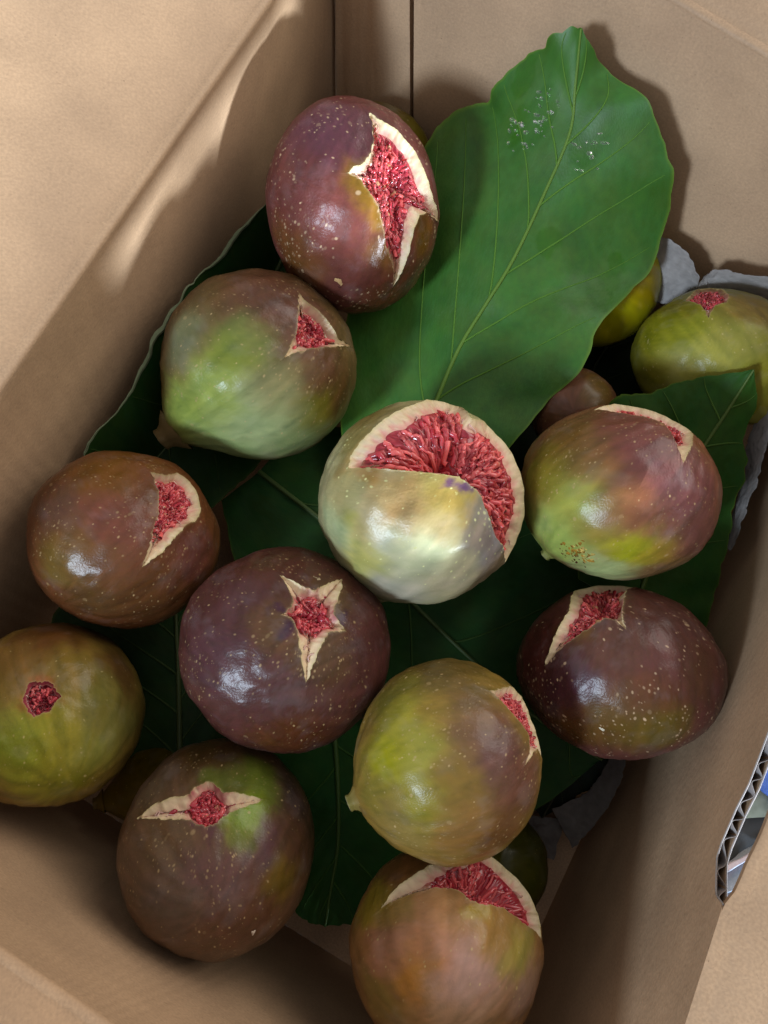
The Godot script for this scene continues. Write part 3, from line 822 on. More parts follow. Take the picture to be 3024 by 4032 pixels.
		var lean: Vector2 = d.get("lean", Vector2.ZERO)
		var side := lerpf(0.3, 1.15, smoothstep(-0.7, 0.5, -nin.dot(lean))) if lean != Vector2.ZERO else 1.0
		var dd := minf(delta * side * lerpf(0.35, 1.0, far) * (1.0 + 0.65 * fine.get_noise_2d(ring[k].x * 5.0, ring[k].y * 5.0 + sd)), wide * 0.42)
		var arm := 1.0 - smoothstep(0.18, 0.32, wide * (d.get("arm", 1.0) as float))
		dd = lerpf(dd, wide * 0.47, arm * smoothstep(0.12, 0.22, ring[k].length()))
		arms.append(arm * smoothstep(0.14, 0.26, ring[k].length()))
		inner.append(ring[k] + nin * dd)
		inner_d.append(clampf(wide / 0.22, 0.12, 1.0))
	for pass_ in 3:
		var sa := arms.duplicate()
		for k in cols: sa[k] = (arms[(k + cols - 1) % cols] + arms[k] * 2.0 + arms[(k + 1) % cols]) / 4.0
		arms = sa
		var sm := inner.duplicate()
		for k in cols: sm[k] = (inner[(k + cols - 1) % cols] + inner[k] * 2.0 + inner[(k + 1) % cols]) / 4.0
		inner = sm
	var rp := PackedVector3Array(); var rc := PackedColorArray()
	var cream: Color = d.get("rindcol", Color(0.62, 0.48, 0.30))
	var blush := Color(0.62, 0.26, 0.22)
	for r in 7:
		var t := r / 6.0
		for k in cols:
			var q := ring[k].lerp(inner[k], t)
			var n: Vector3 = dir.call(q)
			var p: Vector3 = body.call(n)
			var rough := 1.0 + 0.30 * fine.get_noise_2d(q.x * 11.0, q.y * 11.0) * sin(PI * t)
			p *= (1.0 + lip) - (lip + dr * inner_d[k]) * pow(t, 0.75) * rough
			rp.append(c + p - base_at)
			var v := 1.0 + 0.13 * fine.get_noise_2d(q.x * 13.0, q.y * 13.0 + sd) + 0.08 * fine.get_noise_2d(q.x * 60.0, q.y * 60.0)
			var col := Color(cream.r * v, cream.g * v, cream.b * v)
			if r == 0: col = col.lerp(Color(0.42, 0.40, 0.14), 0.5)
			col = col.lerp(Color(0.32 * v, 0.05 * v, 0.07 * v), 0.85 * (1.0 - smoothstep(0.16, 0.30, ring[k].length() + 0.08 * fine.get_noise_2d(q.x * 12.0, q.y * 12.0))))
			col = col.lerp(blush, 0.85 * smoothstep(0.25, 1.0, t + 0.6 * fine.get_noise_2d(q.x * 11.0, q.y * 11.0)) * smoothstep(0.2, 0.7, inner_d[k]) * (1.0 - 0.75 * arms[k]))
			rc.append(col)
	var rs := Soup.new()
	rs.grid(rp, cols, 7, true, false, rc)
	part("rind", rs.mesh(), rind_mat, o)
	# flesh: sunken, folded bed and the drupelets that stand on it
	var frows := 26
	var fp := PackedVector3Array(); var fc := PackedColorArray()
	var folds: float = d.get("folds", 0.0)
	var coarse := PackedVector2Array()
	for k in range(0, cols, 3): coarse.append(ring[k])
	var depth_at := PackedFloat32Array()
	var pit: PackedVector2Array = d.get("pit", PackedVector2Array())
	for r in frows:
		var t := float(r) / (frows - 1)
		for k in cols:
			var q := inner[k] * (1.0 - t)
			var dist := 9.0
			for z in coarse: dist = minf(dist, q.distance_squared_to(z))
			dist = sqrt(dist)
			var n: Vector3 = dir.call(q)
			var p: Vector3 = body.call(n)
			var deep := (dr * lerpf(inner_d[k], 1.0, t) + dp * smoothstep(0.04, 0.42, dist) * smoothstep(0.0, 0.35, t)) - 0.004
			if pit.size() > 1:
				var far2 := 9.0
				for z in pit.size() - 1: far2 = minf(far2, q.distance_to(Geometry2D.get_closest_point_to_segment(q, pit[z], pit[z + 1])))
				var core := q.distance_to(pit[0])
				deep = dr * lerpf(inner_d[k], 0.75, t) - 0.004 + smoothstep(0.0, 0.1, t) * (dp * exp(-pow(core / 0.30, 2.0)) + 0.10 * exp(-pow(far2 / 0.07, 2.0)) + 0.06 * smoothstep(0.0, 0.5, dist))
			var rid := absf(fine.get_noise_2d(q.x * 13.0 + sd, q.y * 13.0))
			deep += (0.05 * rid + 0.02 * fine.get_noise_2d(q.x * 40.0, q.y * 40.0)) * smoothstep(0.0, 0.1, t)
			if folds > 0.0:
				var al := angles[k]
				deep += folds * 0.018 * sin(al * 34.0 + 5.0 * low.get_noise_2d(q.x * 3.0, q.y * 3.0)) * sin(PI * minf(t * 1.4, 1.0))
			depth_at.append(deep)
			p *= 1.0 - deep
			fp.append(c + p - base_at)
			var v := 1.0 + 0.4 * fine.get_noise_2d(q.x * 22.0, q.y * 22.0 + 3.0)
			var red := Color(0.30 * v, 0.018 * v, 0.030 * v).lerp(Color(0.50, 0.07, 0.08), clampf(0.25 + 0.9 * low.get_noise_2d(q.x * 9.0, q.y * 9.0 - sd), 0.0, 1.0))
			var pale := 1.0 - smoothstep(delta * 0.45, delta * 1.0, dist)
			pale = maxf(pale, arms[k] * (1.0 - smoothstep(0.25, 0.55, t + 0.25 * fine.get_noise_2d(q.x * 14.0, q.y * 14.0))))
			red = red * (d.get("shade", 1.0) as float)
			fc.append(red.lerp(Color(cream.r, cream.g * 0.80, cream.b * 0.75), pale * 0.85 * smoothstep(0.12, 0.26, q.length())))
	var fs := Soup.new()
	fs.grid(fp, cols, frows, true, false, fc)
	rng.seed = int(sd * 100.0) + 5
	# strands that run from the rind down into the middle
	var strands: int = d.get("strands", 110)
	var glow: float = d.get("pink", 1.0)
	var lift_amt: float = d.get("lift", 0.028)
	var long: int = d.get("long", 4)
	var curly: float = d.get("curly", 1.0)
	var plump: float = d.get("plump", 1.0)
	for b in strands:
		var k := int((b + rng.randf_range(-0.4, 0.4)) * cols / float(strands))
		k = posmod(k, cols)
		if inner_d[k] < 0.5 or arms[k] > 0.4: continue
		var r0 := rng.randi_range(0, 4) if rng.randf() < 0.7 else rng.randi_range(4, 12)
		var r1 := mini(r0 + rng.randi_range(long, 14), frows - 3)
		if r1 - r0 < 3: continue
		var path := PackedVector3Array()
		var drift := rng.randf_range(-0.5, 0.5)
		var ph := rng.randf() * TAU
		var lift := rng.randf_range(0.2, 0.9)
		for r in range(r0, r1 + 1):
			var u := float(r - r0) / (r1 - r0)
			var kk := posmod(k + int(round(drift * (r - r0))), cols)
			var at: Vector3 = fp[r * cols + kk]
			var nb: Vector3 = fp[r * cols + (kk + 1) % cols]
			var up_ := (at + base_at - c).normalized()
			path.append(at + (nb - at).normalized() * (R * curly * (0.030 * sin(u * 6.0 + ph) + 0.018 * sin(u * 13.0 + ph * 3.0))) + up_ * (R * (lift_amt * lift * sin(PI * u) - 0.010)))
		var v := rng.randf_range(0.65, 1.2)
		var tone := Color(0.48 * v, 0.030 * v, 0.048 * v).lerp(Color(0.80 * v, 0.13 * v, 0.125 * v), clampf(pow(rng.randf(), 1.3) * glow, 0.0, 1.0))
		tube(fs, path, R * plump * rng.randf_range(0.009, 0.027), R * plump * rng.randf_range(0.005, 0.02), tone, 7)
	var bits: int = d.get("bits", 110)
	for b in bits:
		var r := 2 + int(pow(rng.randf(), 1.2) * (frows - 4))
		var k := rng.randi_range(0, cols - 1)
		var t := float(r) / (frows - 1)
		if arms[k] * (1.0 - t) > 0.35: continue
		var q := inner[k] * (1.0 - t)
		var near := 9.0
		for z in coarse: near = minf(near, q.distance_squared_to(z))
		near = sqrt(near)
		if near < delta * lerpf(0.5, 1.15, smoothstep(0.1, 0.27, q.length())): continue
		var n: Vector3 = dir.call(q)
		var at: Vector3 = fp[r * cols + k]
		var out := (E * n).normalized()
		var axis := (out * rng.randf_range(-0.2, 0.45) + Vector3(rng.randf_range(-1, 1), rng.randf_range(-1, 1), rng.randf_range(-1, 1))).normalized()
		var la := R * rng.randf_range(0.03, 0.065)
		var lb := la * rng.randf_range(0.38, 0.6)
		var xx := axis.cross(out if absf(axis.dot(out)) < 0.9 else X).normalized()
		var yy := axis.cross(xx)
		var v := rng.randf_range(0.6, 1.2)
		var tone := Color(0.36 * v, 0.018 * v, 0.035 * v).lerp(Color(0.60 * v, 0.085 * v, 0.09 * v), pow(rng.randf(), 1.5))
		if rng.randf() < 0.10: tone = Color(0.58, 0.27, 0.14)
		var bp := PackedVector3Array(); var bc := PackedColorArray()
		var curl := rng.randf_range(-0.5, 0.5)
		for rr in 7:
			var u := -1.0 + 2.0 * rr / 6.0
			var rad := lb * sqrt(maxf(1.0 - u * u, 0.0)) * (1.0 - 0.3 * u) + 0.00001
			for kk in 8:
				var aa := TAU * kk / 8
				bp.append(at - out * (lb * 0.4) + axis * (u * la) + xx * (curl * la * u * u) + (xx * cos(aa) + yy * sin(aa)) * rad)
				bc.append(tone)
		fs.grid(bp, 8, 7, true, false, bc)
	# a few pale threads torn across the cut
	for b in int(d.get("threads", 5)):
		var k := rng.randi_range(0, cols - 1)
		if inner_d[k] < 0.35: continue
		var k2 := posmod(k + rng.randi_range(-9, 9), cols)
		var a0: Vector3 = rp[rng.randi_range(2, 5) * cols + k]
		var a1: Vector3 = fp[rng.randi_range(1, 6) * cols + k2]
		var path := PackedVector3Array()
		var up_ := (a0 + base_at - c).normalized()
		for j in 7:
			var u := j / 6.0
			path.append(a0.lerp(a1, u) + up_ * (R * 0.012 * sin(PI * u)) + (a1 - a0).cross(up_) * (0.25 * sin(u * 5.0 + b)))
		tube(fs, path, R * 0.008, R * 0.004, Color(0.62, 0.36, 0.30), 5)
	part("flesh", fs.mesh(), flesh_mat, o)
	return o

func figs() -> void:
	fig({"label": "purple brown fig with a long red split, topmost in the box", "c": Vector3(-0.0087233, 0.059, -0.14216), "ex": Vector3(0.023636, 0.0012788, -0.0031864), "ey": Vector3(-0.0039382, 0.016745, -0.022492), "ez": Vector3(0.00091122, 0.02016, 0.01485),
		"eye": Vector3(0.46265, 0.17919, 0.86824), "X": Vector3(0.87801, -0.22811, -0.42078), "Y": Vector3(0.12265, 0.95701, -0.26286), "stem": Vector3(-0.34801, -0.82641, -0.44264), "neck": 0, "seed": 1.7, "base": Color(0.15, 0.0437, 0.0377), "speck": 0,
		"delta": 0.075, "dr": 0.08, "dp": 0.17, "arm": 2.2, "curly": 1.5, "lean": Vector2(0.95, 0.3), "marks": [[Vector3(-0.24415, -0.62304, 0.74311), Color(0.444, 0.272, 0.124), 0.0141509, 0.0424528, 2], [Vector3(-0.27201, -0.65664, 0.70345), Color(0.0534, 0.0134, 0.01), 0.00471698, 0.0235849, 1]],
		"spots": [[Vector3(-0.17762, 0.68989, 0.70179), Color(0.152, 0.0546, 0.0757), 0.425, 1], [Vector3(-0.50463, 0.26631, 0.82124), Color(0.181, 0.0509, 0.0442), 0.425, 1], [Vector3(-0.7011, -0.35656, 0.61751), Color(0.161, 0.0658, 0.019), 0.377, 1], [Vector3(-0.21429, -0.040614, 0.97592), Color(0.202, 0.0573, 0.045), 0.472, 1], [Vector3(-0.10158, -0.49883, 0.86073), Color(0.15, 0.0468, 0.0347), 0.377, 1], [Vector3(0.098359, 0.19166, 0.97652), Color(0.261, 0.14, 0.0113), 0.198, 1.5], [Vector3(0.19132, 0.027566, 0.98114), Color(0.283, 0.146, 0.0126), 0.189, 1.61], [Vector3(0.27126, -0.39962, 0.87563), Color(0.201, 0.0853, 0.0217), 0.189, 1.61], [Vector3(0.75762, -0.64484, 0.101), Color(0.113, 0.0403, 0.0103), 0.33, 1], [Vector3(0.2949, 0.59426, 0.74826), Color(0.118, 0.0428, 0.0475), 0.283, 1], [Vector3(0.3236, -0.83768, 0.43997), Color(0.0944, 0.0278, 0.0105), 0.425, 1], [Vector3(0.73723, -0.32124, 0.59438), Color(0.152, 0.0699, 0.00811), 0.189, 1.61]],
		"chart": PackedVector2Array([Vector2(1.841, 0.5541), Vector2(1.967, 0.4256), Vector2(2.282, 0.3294), Vector2(2.705, 0.3412), Vector2(3.061, 0.5096), Vector2(3.153, 0.36), Vector2(3.491, 0.2925), Vector2(4.108, 0.2901), Vector2(4.395, 0.3833), Vector2(4.664, 0.5733), Vector2(4.878, 0.7653), Vector2(4.968, 1.029), Vector2(5.042, 0.8564), Vector2(5.159, 0.679), Vector2(5.435, 0.4842), Vector2(5.777, 0.4536), Vector2(5.965, 0.5568), Vector2(6.034, 0.8312), Vector2(6.375, 0.5737), Vector2(6.631, 0.5199), Vector2(7.075, 0.5254), Vector2(7.367, 0.5173), Vector2(7.596, 0.5617), Vector2(7.898, 0.6259), Vector2(8.038, 0.718)])})
	fig({"label": "green and brown blushed fig with stem and a triangular split, under the topmost fig", "c": Vector3(-0.034593, 0.047, -0.10019), "ex": Vector3(0.024979, -0.0074401, 0.0065989), "ey": Vector3(0.0087943, 0.0095326, -0.022542), "ez": Vector3(0.0038056, 0.022552, 0.011022),
		"eye": Vector3(0.36851, 0.47871, 0.79689), "X": Vector3(0.89244, 0.057845, -0.44744), "Y": Vector3(-0.26029, 0.87606, -0.40591), "stem": Vector3(-0.53954, -0.84187, -0.012576), "neck": 0.2, "seed": 4.01, "base": Color(0.163, 0.0999, 0.0378), "speck": 1,
		"delta": 0.06, "dr": 0.1, "dp": 0.26, "arm": 1.2, "lean": Vector2(-0.7, -0.7),
		"spots": [[Vector3(-0.24201, 0.72189, 0.64831), Color(0.116, 0.0476, 0.0289), 0.523, 1], [Vector3(0.20706, 0.60508, 0.76877), Color(0.129, 0.0555, 0.0376), 0.38, 1], [Vector3(-0.66389, 0.46849, 0.58289), Color(0.117, 0.0786, 0.03), 0.333, 1], [Vector3(-0.80016, 0.036986, 0.59865), Color(0.205, 0.214, 0.105), 0.285, 1], [Vector3(-0.23415, 0.14734, 0.96097), Color(0.181, 0.215, 0.0559), 0.285, 1], [Vector3(-0.27388, -0.0059899, 0.96175), Color(0.215, 0.261, 0.0293), 0.238, 1.15], [Vector3(-0.33206, -0.40255, 0.85305), Color(0.321, 0.406, 0.0833), 0.356, 1], [Vector3(-0.54341, -0.69105, 0.47662), Color(0.29, 0.375, 0.0712), 0.333, 1], [Vector3(0.1699, -0.55537, 0.81406), Color(0.394, 0.476, 0.212), 0.451, 1], [Vector3(-0.10876, -0.8854, 0.45193), Color(0.362, 0.477, 0.175), 0.38, 1], [Vector3(0.60673, -0.56723, 0.55689), Color(0.312, 0.389, 0.147), 0.285, 1], [Vector3(0.67899, -0.23043, 0.69705), Color(0.204, 0.173, 0.0177), 0.285, 1], [Vector3(0.23319, -0.18972, 0.95374), Color(0.277, 0.251, 0.107), 0.333, 1], [Vector3(0.58242, 0.17584, 0.79365), Color(0.149, 0.0659, 0.0312), 0.333, 1], [Vector3(0.87694, 0.032682, 0.47948), Color(0.105, 0.0528, 0.0168), 0.285, 1]],
		"chart": PackedVector2Array([Vector2(2.124, 0.2746), Vector2(2.851, 0.1759), Vector2(3.633, 0.2081), Vector2(3.875, 0.297), Vector2(4.003, 0.4434), Vector2(4.109, 0.2973), Vector2(4.718, 0.1584), Vector2(5.982, 0.2347), Vector2(6.469, 0.6574), Vector2(6.475, 0.3623), Vector2(6.855, 0.3205), Vector2(7.214, 0.3067), Vector2(7.669, 0.3354), Vector2(7.987, 0.3908), Vector2(8.043, 0.484)])})
	fig({"label": "pale green fig split wide open on ridged red flesh, centre of the box", "c": Vector3(0.0090517, 0.06, -0.056707), "ex": Vector3(0.025175, 0.0010916, 0.00032242), "ey": Vector3(-4.3323e-20, 0.0070739, -0.023951), "ez": Vector3(-0.0010878, 0.023074, 0.0068149),
		"eye": Vector3(0.49492, 0.26377, 0.82794), "X": Vector3(0.86883, -0.13486, -0.47639), "Y": Vector3(-0.014, 0.95511, -0.29591), "stem": Vector3(-0.50713, -0.84871, -0.15007), "neck": 0.1, "seed": 6.32, "base": Color(0.395, 0.347, 0.173), "speck": 2,
		"delta": 0.11, "dr": 0.09, "dp": 0.42, "folds": 1.6, "bits": 60, "gain": 0.86, "strands": 210, "pink": 1.8, "threads": 8, "arm": 3, "curly": 1.1, "plump": 1.25, "lift": 0.014, "long": 8, "pit": PackedVector2Array([Vector2(-0.2952, 0.06132), Vector2(-0.1657, 0.3161), Vector2(0.01889, 0.5654)]), "lean": Vector2(0.35, 0.94),
		"spots": [[Vector3(-0.61407, 0.58524, 0.52954), Color(0.266, 0.213, 0.066), 0.181, 1.61], [Vector3(-0.44505, 0.31205, 0.83938), Color(0.361, 0.196, 0.0489), 0.158, 1.97], [Vector3(-0.71337, 0.32159, 0.62264), Color(0.28, 0.198, 0.0706), 0.136, 2.48], [Vector3(-0.15324, -0.061111, 0.9863), Color(0.361, 0.189, 0.0608), 0.204, 1.35], [Vector3(0.37292, -0.061407, 0.92583), Color(0.321, 0.212, 0.0322), 0.181, 1.61], [Vector3(-0.61602, -0.14716, 0.77386), Color(0.335, 0.32, 0.0772), 0.136, 2.48], [Vector3(0.14938, -0.18338, 0.97163), Color(0.398, 0.291, 0.124), 0.181, 1.61], [Vector3(0.63383, -0.3158, 0.70607), Color(0.219, 0.158, 0.134), 0.181, 1.61], [Vector3(-0.48713, -0.27111, 0.83019), Color(0.486, 0.385, 0.163), 0.136, 2.48], [Vector3(-0.70635, 0.10616, 0.69986), Color(0.365, 0.319, 0.136), 0.271, 1], [Vector3(-0.5771, 0.35891, 0.73358), Color(0.399, 0.282, 0.0921), 0.226, 1.15], [Vector3(-0.47664, 0.8239, 0.30659), Color(0.208, 0.16, 0.0402), 0.271, 1], [Vector3(-0.19379, 0.020388, 0.98083), Color(0.384, 0.249, 0.0841), 0.271, 1], [Vector3(0.20947, 0.061042, 0.97591), Color(0.359, 0.25, 0.0541), 0.271, 1], [Vector3(-0.31732, -0.18497, 0.9301), Color(0.509, 0.417, 0.228), 0.271, 1], [Vector3(-0.49656, -0.53161, 0.68616), Color(0.405, 0.388, 0.103), 0.271, 1], [Vector3(-0.032404, -0.43269, 0.90096), Color(0.541, 0.546, 0.321), 0.407, 1], [Vector3(0.30381, -0.70234, 0.64376), Color(0.38, 0.327, 0.196), 0.271, 1], [Vector3(0.54238, -0.18673, 0.81912), Color(0.278, 0.227, 0.175), 0.226, 1.15], [Vector3(0.64085, -0.44697, 0.62412), Color(0.203, 0.171, 0.165), 0.271, 1], [Vector3(0.67052, -0.69024, 0.27197), Color(0.159, 0.0998, 0.0578), 0.271, 1], [Vector3(-0.16308, -0.84765, 0.50487), Color(0.437, 0.396, 0.292), 0.317, 1], [Vector3(-0.7806, -0.19391, 0.59419), Color(0.395, 0.453, 0.229), 0.226, 1.15], [Vector3(0.29539, 0.19216, 0.93585), Color(0.117, 0.0484, 0.114), 0.0588, 6], [Vector3(0.42285, 0.13144, 0.89662), Color(0.117, 0.0468, 0.114), 0.0588, 6], [Vector3(-0.31986, -0.37302, 0.87095), Color(0.565, 0.57, 0.426), 0.136, 2.48]],
		"chart": PackedVector2Array([Vector2(3.077, 1.025), Vector2(3.131, 0.7835), Vector2(3.175, 0.5921), Vector2(3.26, 0.3937), Vector2(3.455, 0.1924), Vector2(4.022, 0.1357), Vector2(4.96, 0.1823), Vector2(5.164, 0.3916), Vector2(5.271, 0.6444), Vector2(5.582, 1.239), Vector2(5.7, 1.2), Vector2(5.919, 1.1), Vector2(6.227, 0.9844), Vector2(6.572, 0.9242), Vector2(6.831, 0.9221), Vector2(7.088, 0.9315), Vector2(7.314, 0.9262), Vector2(7.663, 0.7097), Vector2(7.669, 1.031), Vector2(7.751, 1.123), Vector2(7.944, 1.172), Vector2(8.347, 1.03), Vector2(8.672, 1.04), Vector2(8.881, 1.098), Vector2(9.05, 1.167), Vector2(9.2, 1.231), Vector2(9.322, 1.215)])})
	fig({"label": "fig with green lower half and purple top, brown scar near its stem", "c": Vector3(0.060012, 0.055, -0.060784), "ex": Vector3(0.023564, 0.0050163, 0.007007), "ey": Vector3(0.004414, 0.0076044, -0.020288), "ez": Vector3(-0.0063323, 0.020787, 0.0064137),
		"eye": Vector3(0.27398, 0.91122, 0.3076), "X": Vector3(0.88683, -0.11562, -0.4474), "Y": Vector3(-0.37211, 0.39537, -0.83977), "stem": Vector3(-0.5299, -0.8385, -0.12698), "neck": 0.05, "seed": 8.63, "base": Color(0.223, 0.0847, 0.0417), "speck": 1,
		"delta": 0.07, "dr": 0.08, "dp": 0.12, "stalk_size": 0.55, "stalk": Color(0.325, 0.32, 0.0972), "lean": Vector2(0.3, 0.95), "marks": [[Vector3(-0.21435, -0.70272, 0.67841), Color(0.261, 0.14, 0.0178), 0.0825243, 0.0291262, 26], [Vector3(-0.29388, -0.78674, 0.54284), Color(0.0716, 0.013, 0.0038), 0.0679612, 0.0169903, 26], [Vector3(-0.17943, -0.72571, 0.66419), Color(0.442, 0.318, 0.0845), 0.0679612, 0.0242718, 20]],
		"spots": [[Vector3(-0.073301, 0.71118, 0.69918), Color(0.149, 0.0484, 0.0347), 0.437, 1], [Vector3(0.18289, 0.45814, 0.86986), Color(0.165, 0.0528, 0.0527), 0.388, 1], [Vector3(0.56422, 0.20487, 0.7998), Color(0.161, 0.0581, 0.056), 0.437, 1], [Vector3(0.74912, -0.25018, 0.61337), Color(0.155, 0.0583, 0.046), 0.34, 1], [Vector3(-0.50311, 0.46382, 0.72921), Color(0.148, 0.0866, 0.0184), 0.388, 1], [Vector3(-0.69417, 0.061091, 0.71721), Color(0.18, 0.16, 0.0143), 0.34, 1], [Vector3(-0.19, 0.22185, 0.95639), Color(0.242, 0.113, 0.04), 0.291, 1], [Vector3(-0.37239, -0.17036, 0.9123), Color(0.366, 0.416, 0.0722), 0.364, 1], [Vector3(-0.48016, -0.61919, 0.62133), Color(0.368, 0.478, 0.105), 0.388, 1], [Vector3(-0.11199, -0.40718, 0.90646), Color(0.329, 0.25, 0.0472), 0.291, 1], [Vector3(0.052628, -0.16427, 0.98501), Color(0.284, 0.107, 0.0475), 0.34, 1], [Vector3(0.21868, -0.58, 0.78471), Color(0.363, 0.379, 0.0122), 0.291, 1], [Vector3(0.46195, -0.52032, 0.71824), Color(0.322, 0.197, 0.0298), 0.243, 1.15], [Vector3(0.017285, -0.89738, 0.44092), Color(0.399, 0.5, 0.203), 0.34, 1], [Vector3(-0.6286, -0.77765, -0.011044), Color(0.252, 0.322, 0.0614), 0.243, 1.15], [Vector3(0.65129, -0.71602, 0.25126), Color(0.214, 0.124, 0.0484), 0.291, 1]],
		"chart": PackedVector2Array([Vector2(3.084, 0.5352), Vector2(3.283, 0.3836), Vector2(3.677, 0.257), Vector2(4.337, 0.1833), Vector2(4.615, 0.3194), Vector2(4.706, 0.5288), Vector2(4.806, 0.6963), Vector2(5.233, 0.4258), Vector2(6.462, 0.3749), Vector2(6.848, 0.3011), Vector2(7.618, 0.3218), Vector2(8.119, 0.4256), Vector2(8.467, 0.5504), Vector2(9.092, 0.6902)])})
	fig({"label": "brown fig with a wedge split, against the left cardboard wall", "c": Vector3(-0.067554, 0.048, -0.050289), "ex": Vector3(0.021625, -0.0087296, 0.0063631), "ey": Vector3(0.0074545, 0.0028221, -0.021462), "ez": Vector3(0.0069153, 0.020883, 0.0051479),
		"eye": Vector3(0.29787, 0.51331, 0.80485), "X": Vector3(0.94281, -0.026021, -0.33233), "Y": Vector3(-0.14964, 0.85781, -0.4917), "stem": Vector3(-0.36818, -0.85923, 0.35521), "neck": 0, "seed": 10.9, "base": Color(0.149, 0.0535, 0.0198), "speck": 1,
		"delta": 0.055, "dr": 0.09, "dp": 0.22, "arm": 1.3, "lean": Vector2(0.8, -0.6),
		"spots": [[Vector3(-0.34012, 0.67607, 0.65365), Color(0.155, 0.066, 0.0132), 0.444, 1], [Vector3(-0.031936, 0.75038, 0.66023), Color(0.144, 0.0486, 0.0235), 0.296, 1], [Vector3(-0.13791, 0.11832, 0.98335), Color(0.174, 0.058, 0.0365), 0.395, 1], [Vector3(-0.67244, 0.066747, 0.73714), Color(0.128, 0.0626, 0.0402), 0.296, 1], [Vector3(-0.38791, -0.33006, 0.86057), Color(0.167, 0.0818, 0.0203), 0.346, 1], [Vector3(-0.52227, -0.4853, 0.70123), Color(0.153, 0.1, 0.0221), 0.247, 1.15], [Vector3(-0.060543, -0.35606, 0.9325), Color(0.161, 0.0657, 0.0283), 0.296, 1], [Vector3(0.69363, 0.074421, 0.71648), Color(0.165, 0.0581, 0.0458), 0.296, 1], [Vector3(0.32402, -0.52836, 0.78476), Color(0.111, 0.0463, 0.017), 0.395, 1], [Vector3(-0.087838, -0.67989, 0.72803), Color(0.105, 0.0528, 0.0188), 0.296, 1]],
		"chart": PackedVector2Array([Vector2(2.469, 0.2092), Vector2(3.423, 0.1416), Vector2(4.211, 0.2443), Vector2(4.369, 0.3778), Vector2(4.52, 0.5622), Vector2(4.595, 0.7619), Vector2(4.775, 0.562), Vector2(5.077, 0.3581), Vector2(5.74, 0.2642), Vector2(6.152, 0.3317), Vector2(6.674, 0.4142), Vector2(6.993, 0.4463), Vector2(7.386, 0.5243), Vector2(7.711, 0.5238), Vector2(8.097, 0.3813), Vector2(8.502, 0.4143)])})
	fig({"label": "dark purple fig with a star shaped split showing red flesh", "c": Vector3(-0.024034, 0.054, -0.021334), "ex": Vector3(0.025109, -0.0034906, 0.0041092), "ey": Vector3(0.0042184, 0.0020753, -0.024013), "ez": Vector3(0.0028842, 0.023761, 0.0025602),
		"eye": Vector3(0.18051, 0.36383, 0.91381), "X": Vector3(0.97534, 0.053719, -0.21406), "Y": Vector3(-0.12697, 0.92992, -0.34516), "stem": Vector3(-0.29547, -0.46457, 0.83479), "neck": 0, "seed": 13.2, "base": Color(0.0895, 0.0314, 0.0255), "speck": 1,
		"delta": 0.055, "dr": 0.08, "dp": 0.22, "marks": [[Vector3(0.14497, 0.68671, 0.71233), Color(0.356, 0.274, 0.171), 0.0131868, 0.0263736, 3]],
		"spots": [[Vector3(-0.18312, 0.60384, 0.77579), Color(0.0852, 0.0303, 0.0193), 0.396, 1], [Vector3(-0.46273, 0.37609, 0.80277), Color(0.0935, 0.0405, 0.042), 0.264, 1], [Vector3(0.24923, 0.46812, 0.84779), Color(0.115, 0.0594, 0.0248), 0.264, 1], [Vector3(-0.10977, 0.22619, 0.96788), Color(0.131, 0.0663, 0.0303), 0.264, 1], [Vector3(0.29408, -0.02777, 0.95538), Color(0.125, 0.0665, 0.0291), 0.308, 1], [Vector3(-0.63078, -0.19987, 0.74978), Color(0.0914, 0.0377, 0.0422), 0.352, 1], [Vector3(-0.14226, -0.43431, 0.88946), Color(0.0938, 0.0364, 0.0338), 0.396, 1], [Vector3(0.41156, -0.42254, 0.80751), Color(0.0915, 0.0365, 0.03), 0.352, 1], [Vector3(0.23609, -0.75847, 0.60745), Color(0.0943, 0.0302, 0.0104), 0.396, 1], [Vector3(0.68921, 0.12755, 0.71325), Color(0.0807, 0.0316, 0.0268), 0.308, 1], [Vector3(-0.1046, 0.30265, 0.94735), Color(0.0615, 0.0198, 0.0407), 0.0615, 6], [Vector3(0.4103, 0.37179, 0.83272), Color(0.0562, 0.0199, 0.0409), 0.0615, 6], [Vector3(-0.010712, 0.16187, 0.98675), Color(0.0615, 0.0198, 0.0407), 0.0615, 6], [Vector3(0.075415, 0.60099, 0.79569), Color(0.0562, 0.0181, 0.0409), 0.0571, 6]],
		"chart": PackedVector2Array([Vector2(2.372, 0.3303), Vector2(2.592, 0.222), Vector2(3.012, 0.1975), Vector2(3.338, 0.2856), Vector2(3.517, 0.2094), Vector2(3.892, 0.2157), Vector2(4.168, 0.2493), Vector2(4.354, 0.3274), Vector2(4.542, 0.4428), Vector2(4.718, 0.6357), Vector2(4.838, 0.4248), Vector2(4.99, 0.3075), Vector2(5.324, 0.2193), Vector2(5.632, 0.2512), Vector2(5.878, 0.3308), Vector2(6.097, 0.2197), Vector2(6.382, 0.1747), Vector2(6.788, 0.2229), Vector2(7.069, 0.3538), Vector2(7.265, 0.5492), Vector2(7.415, 0.3807), Vector2(7.658, 0.2624), Vector2(7.919, 0.217), Vector2(8.199, 0.2553), Vector2(8.426, 0.363), Vector2(8.56, 0.4738)])})
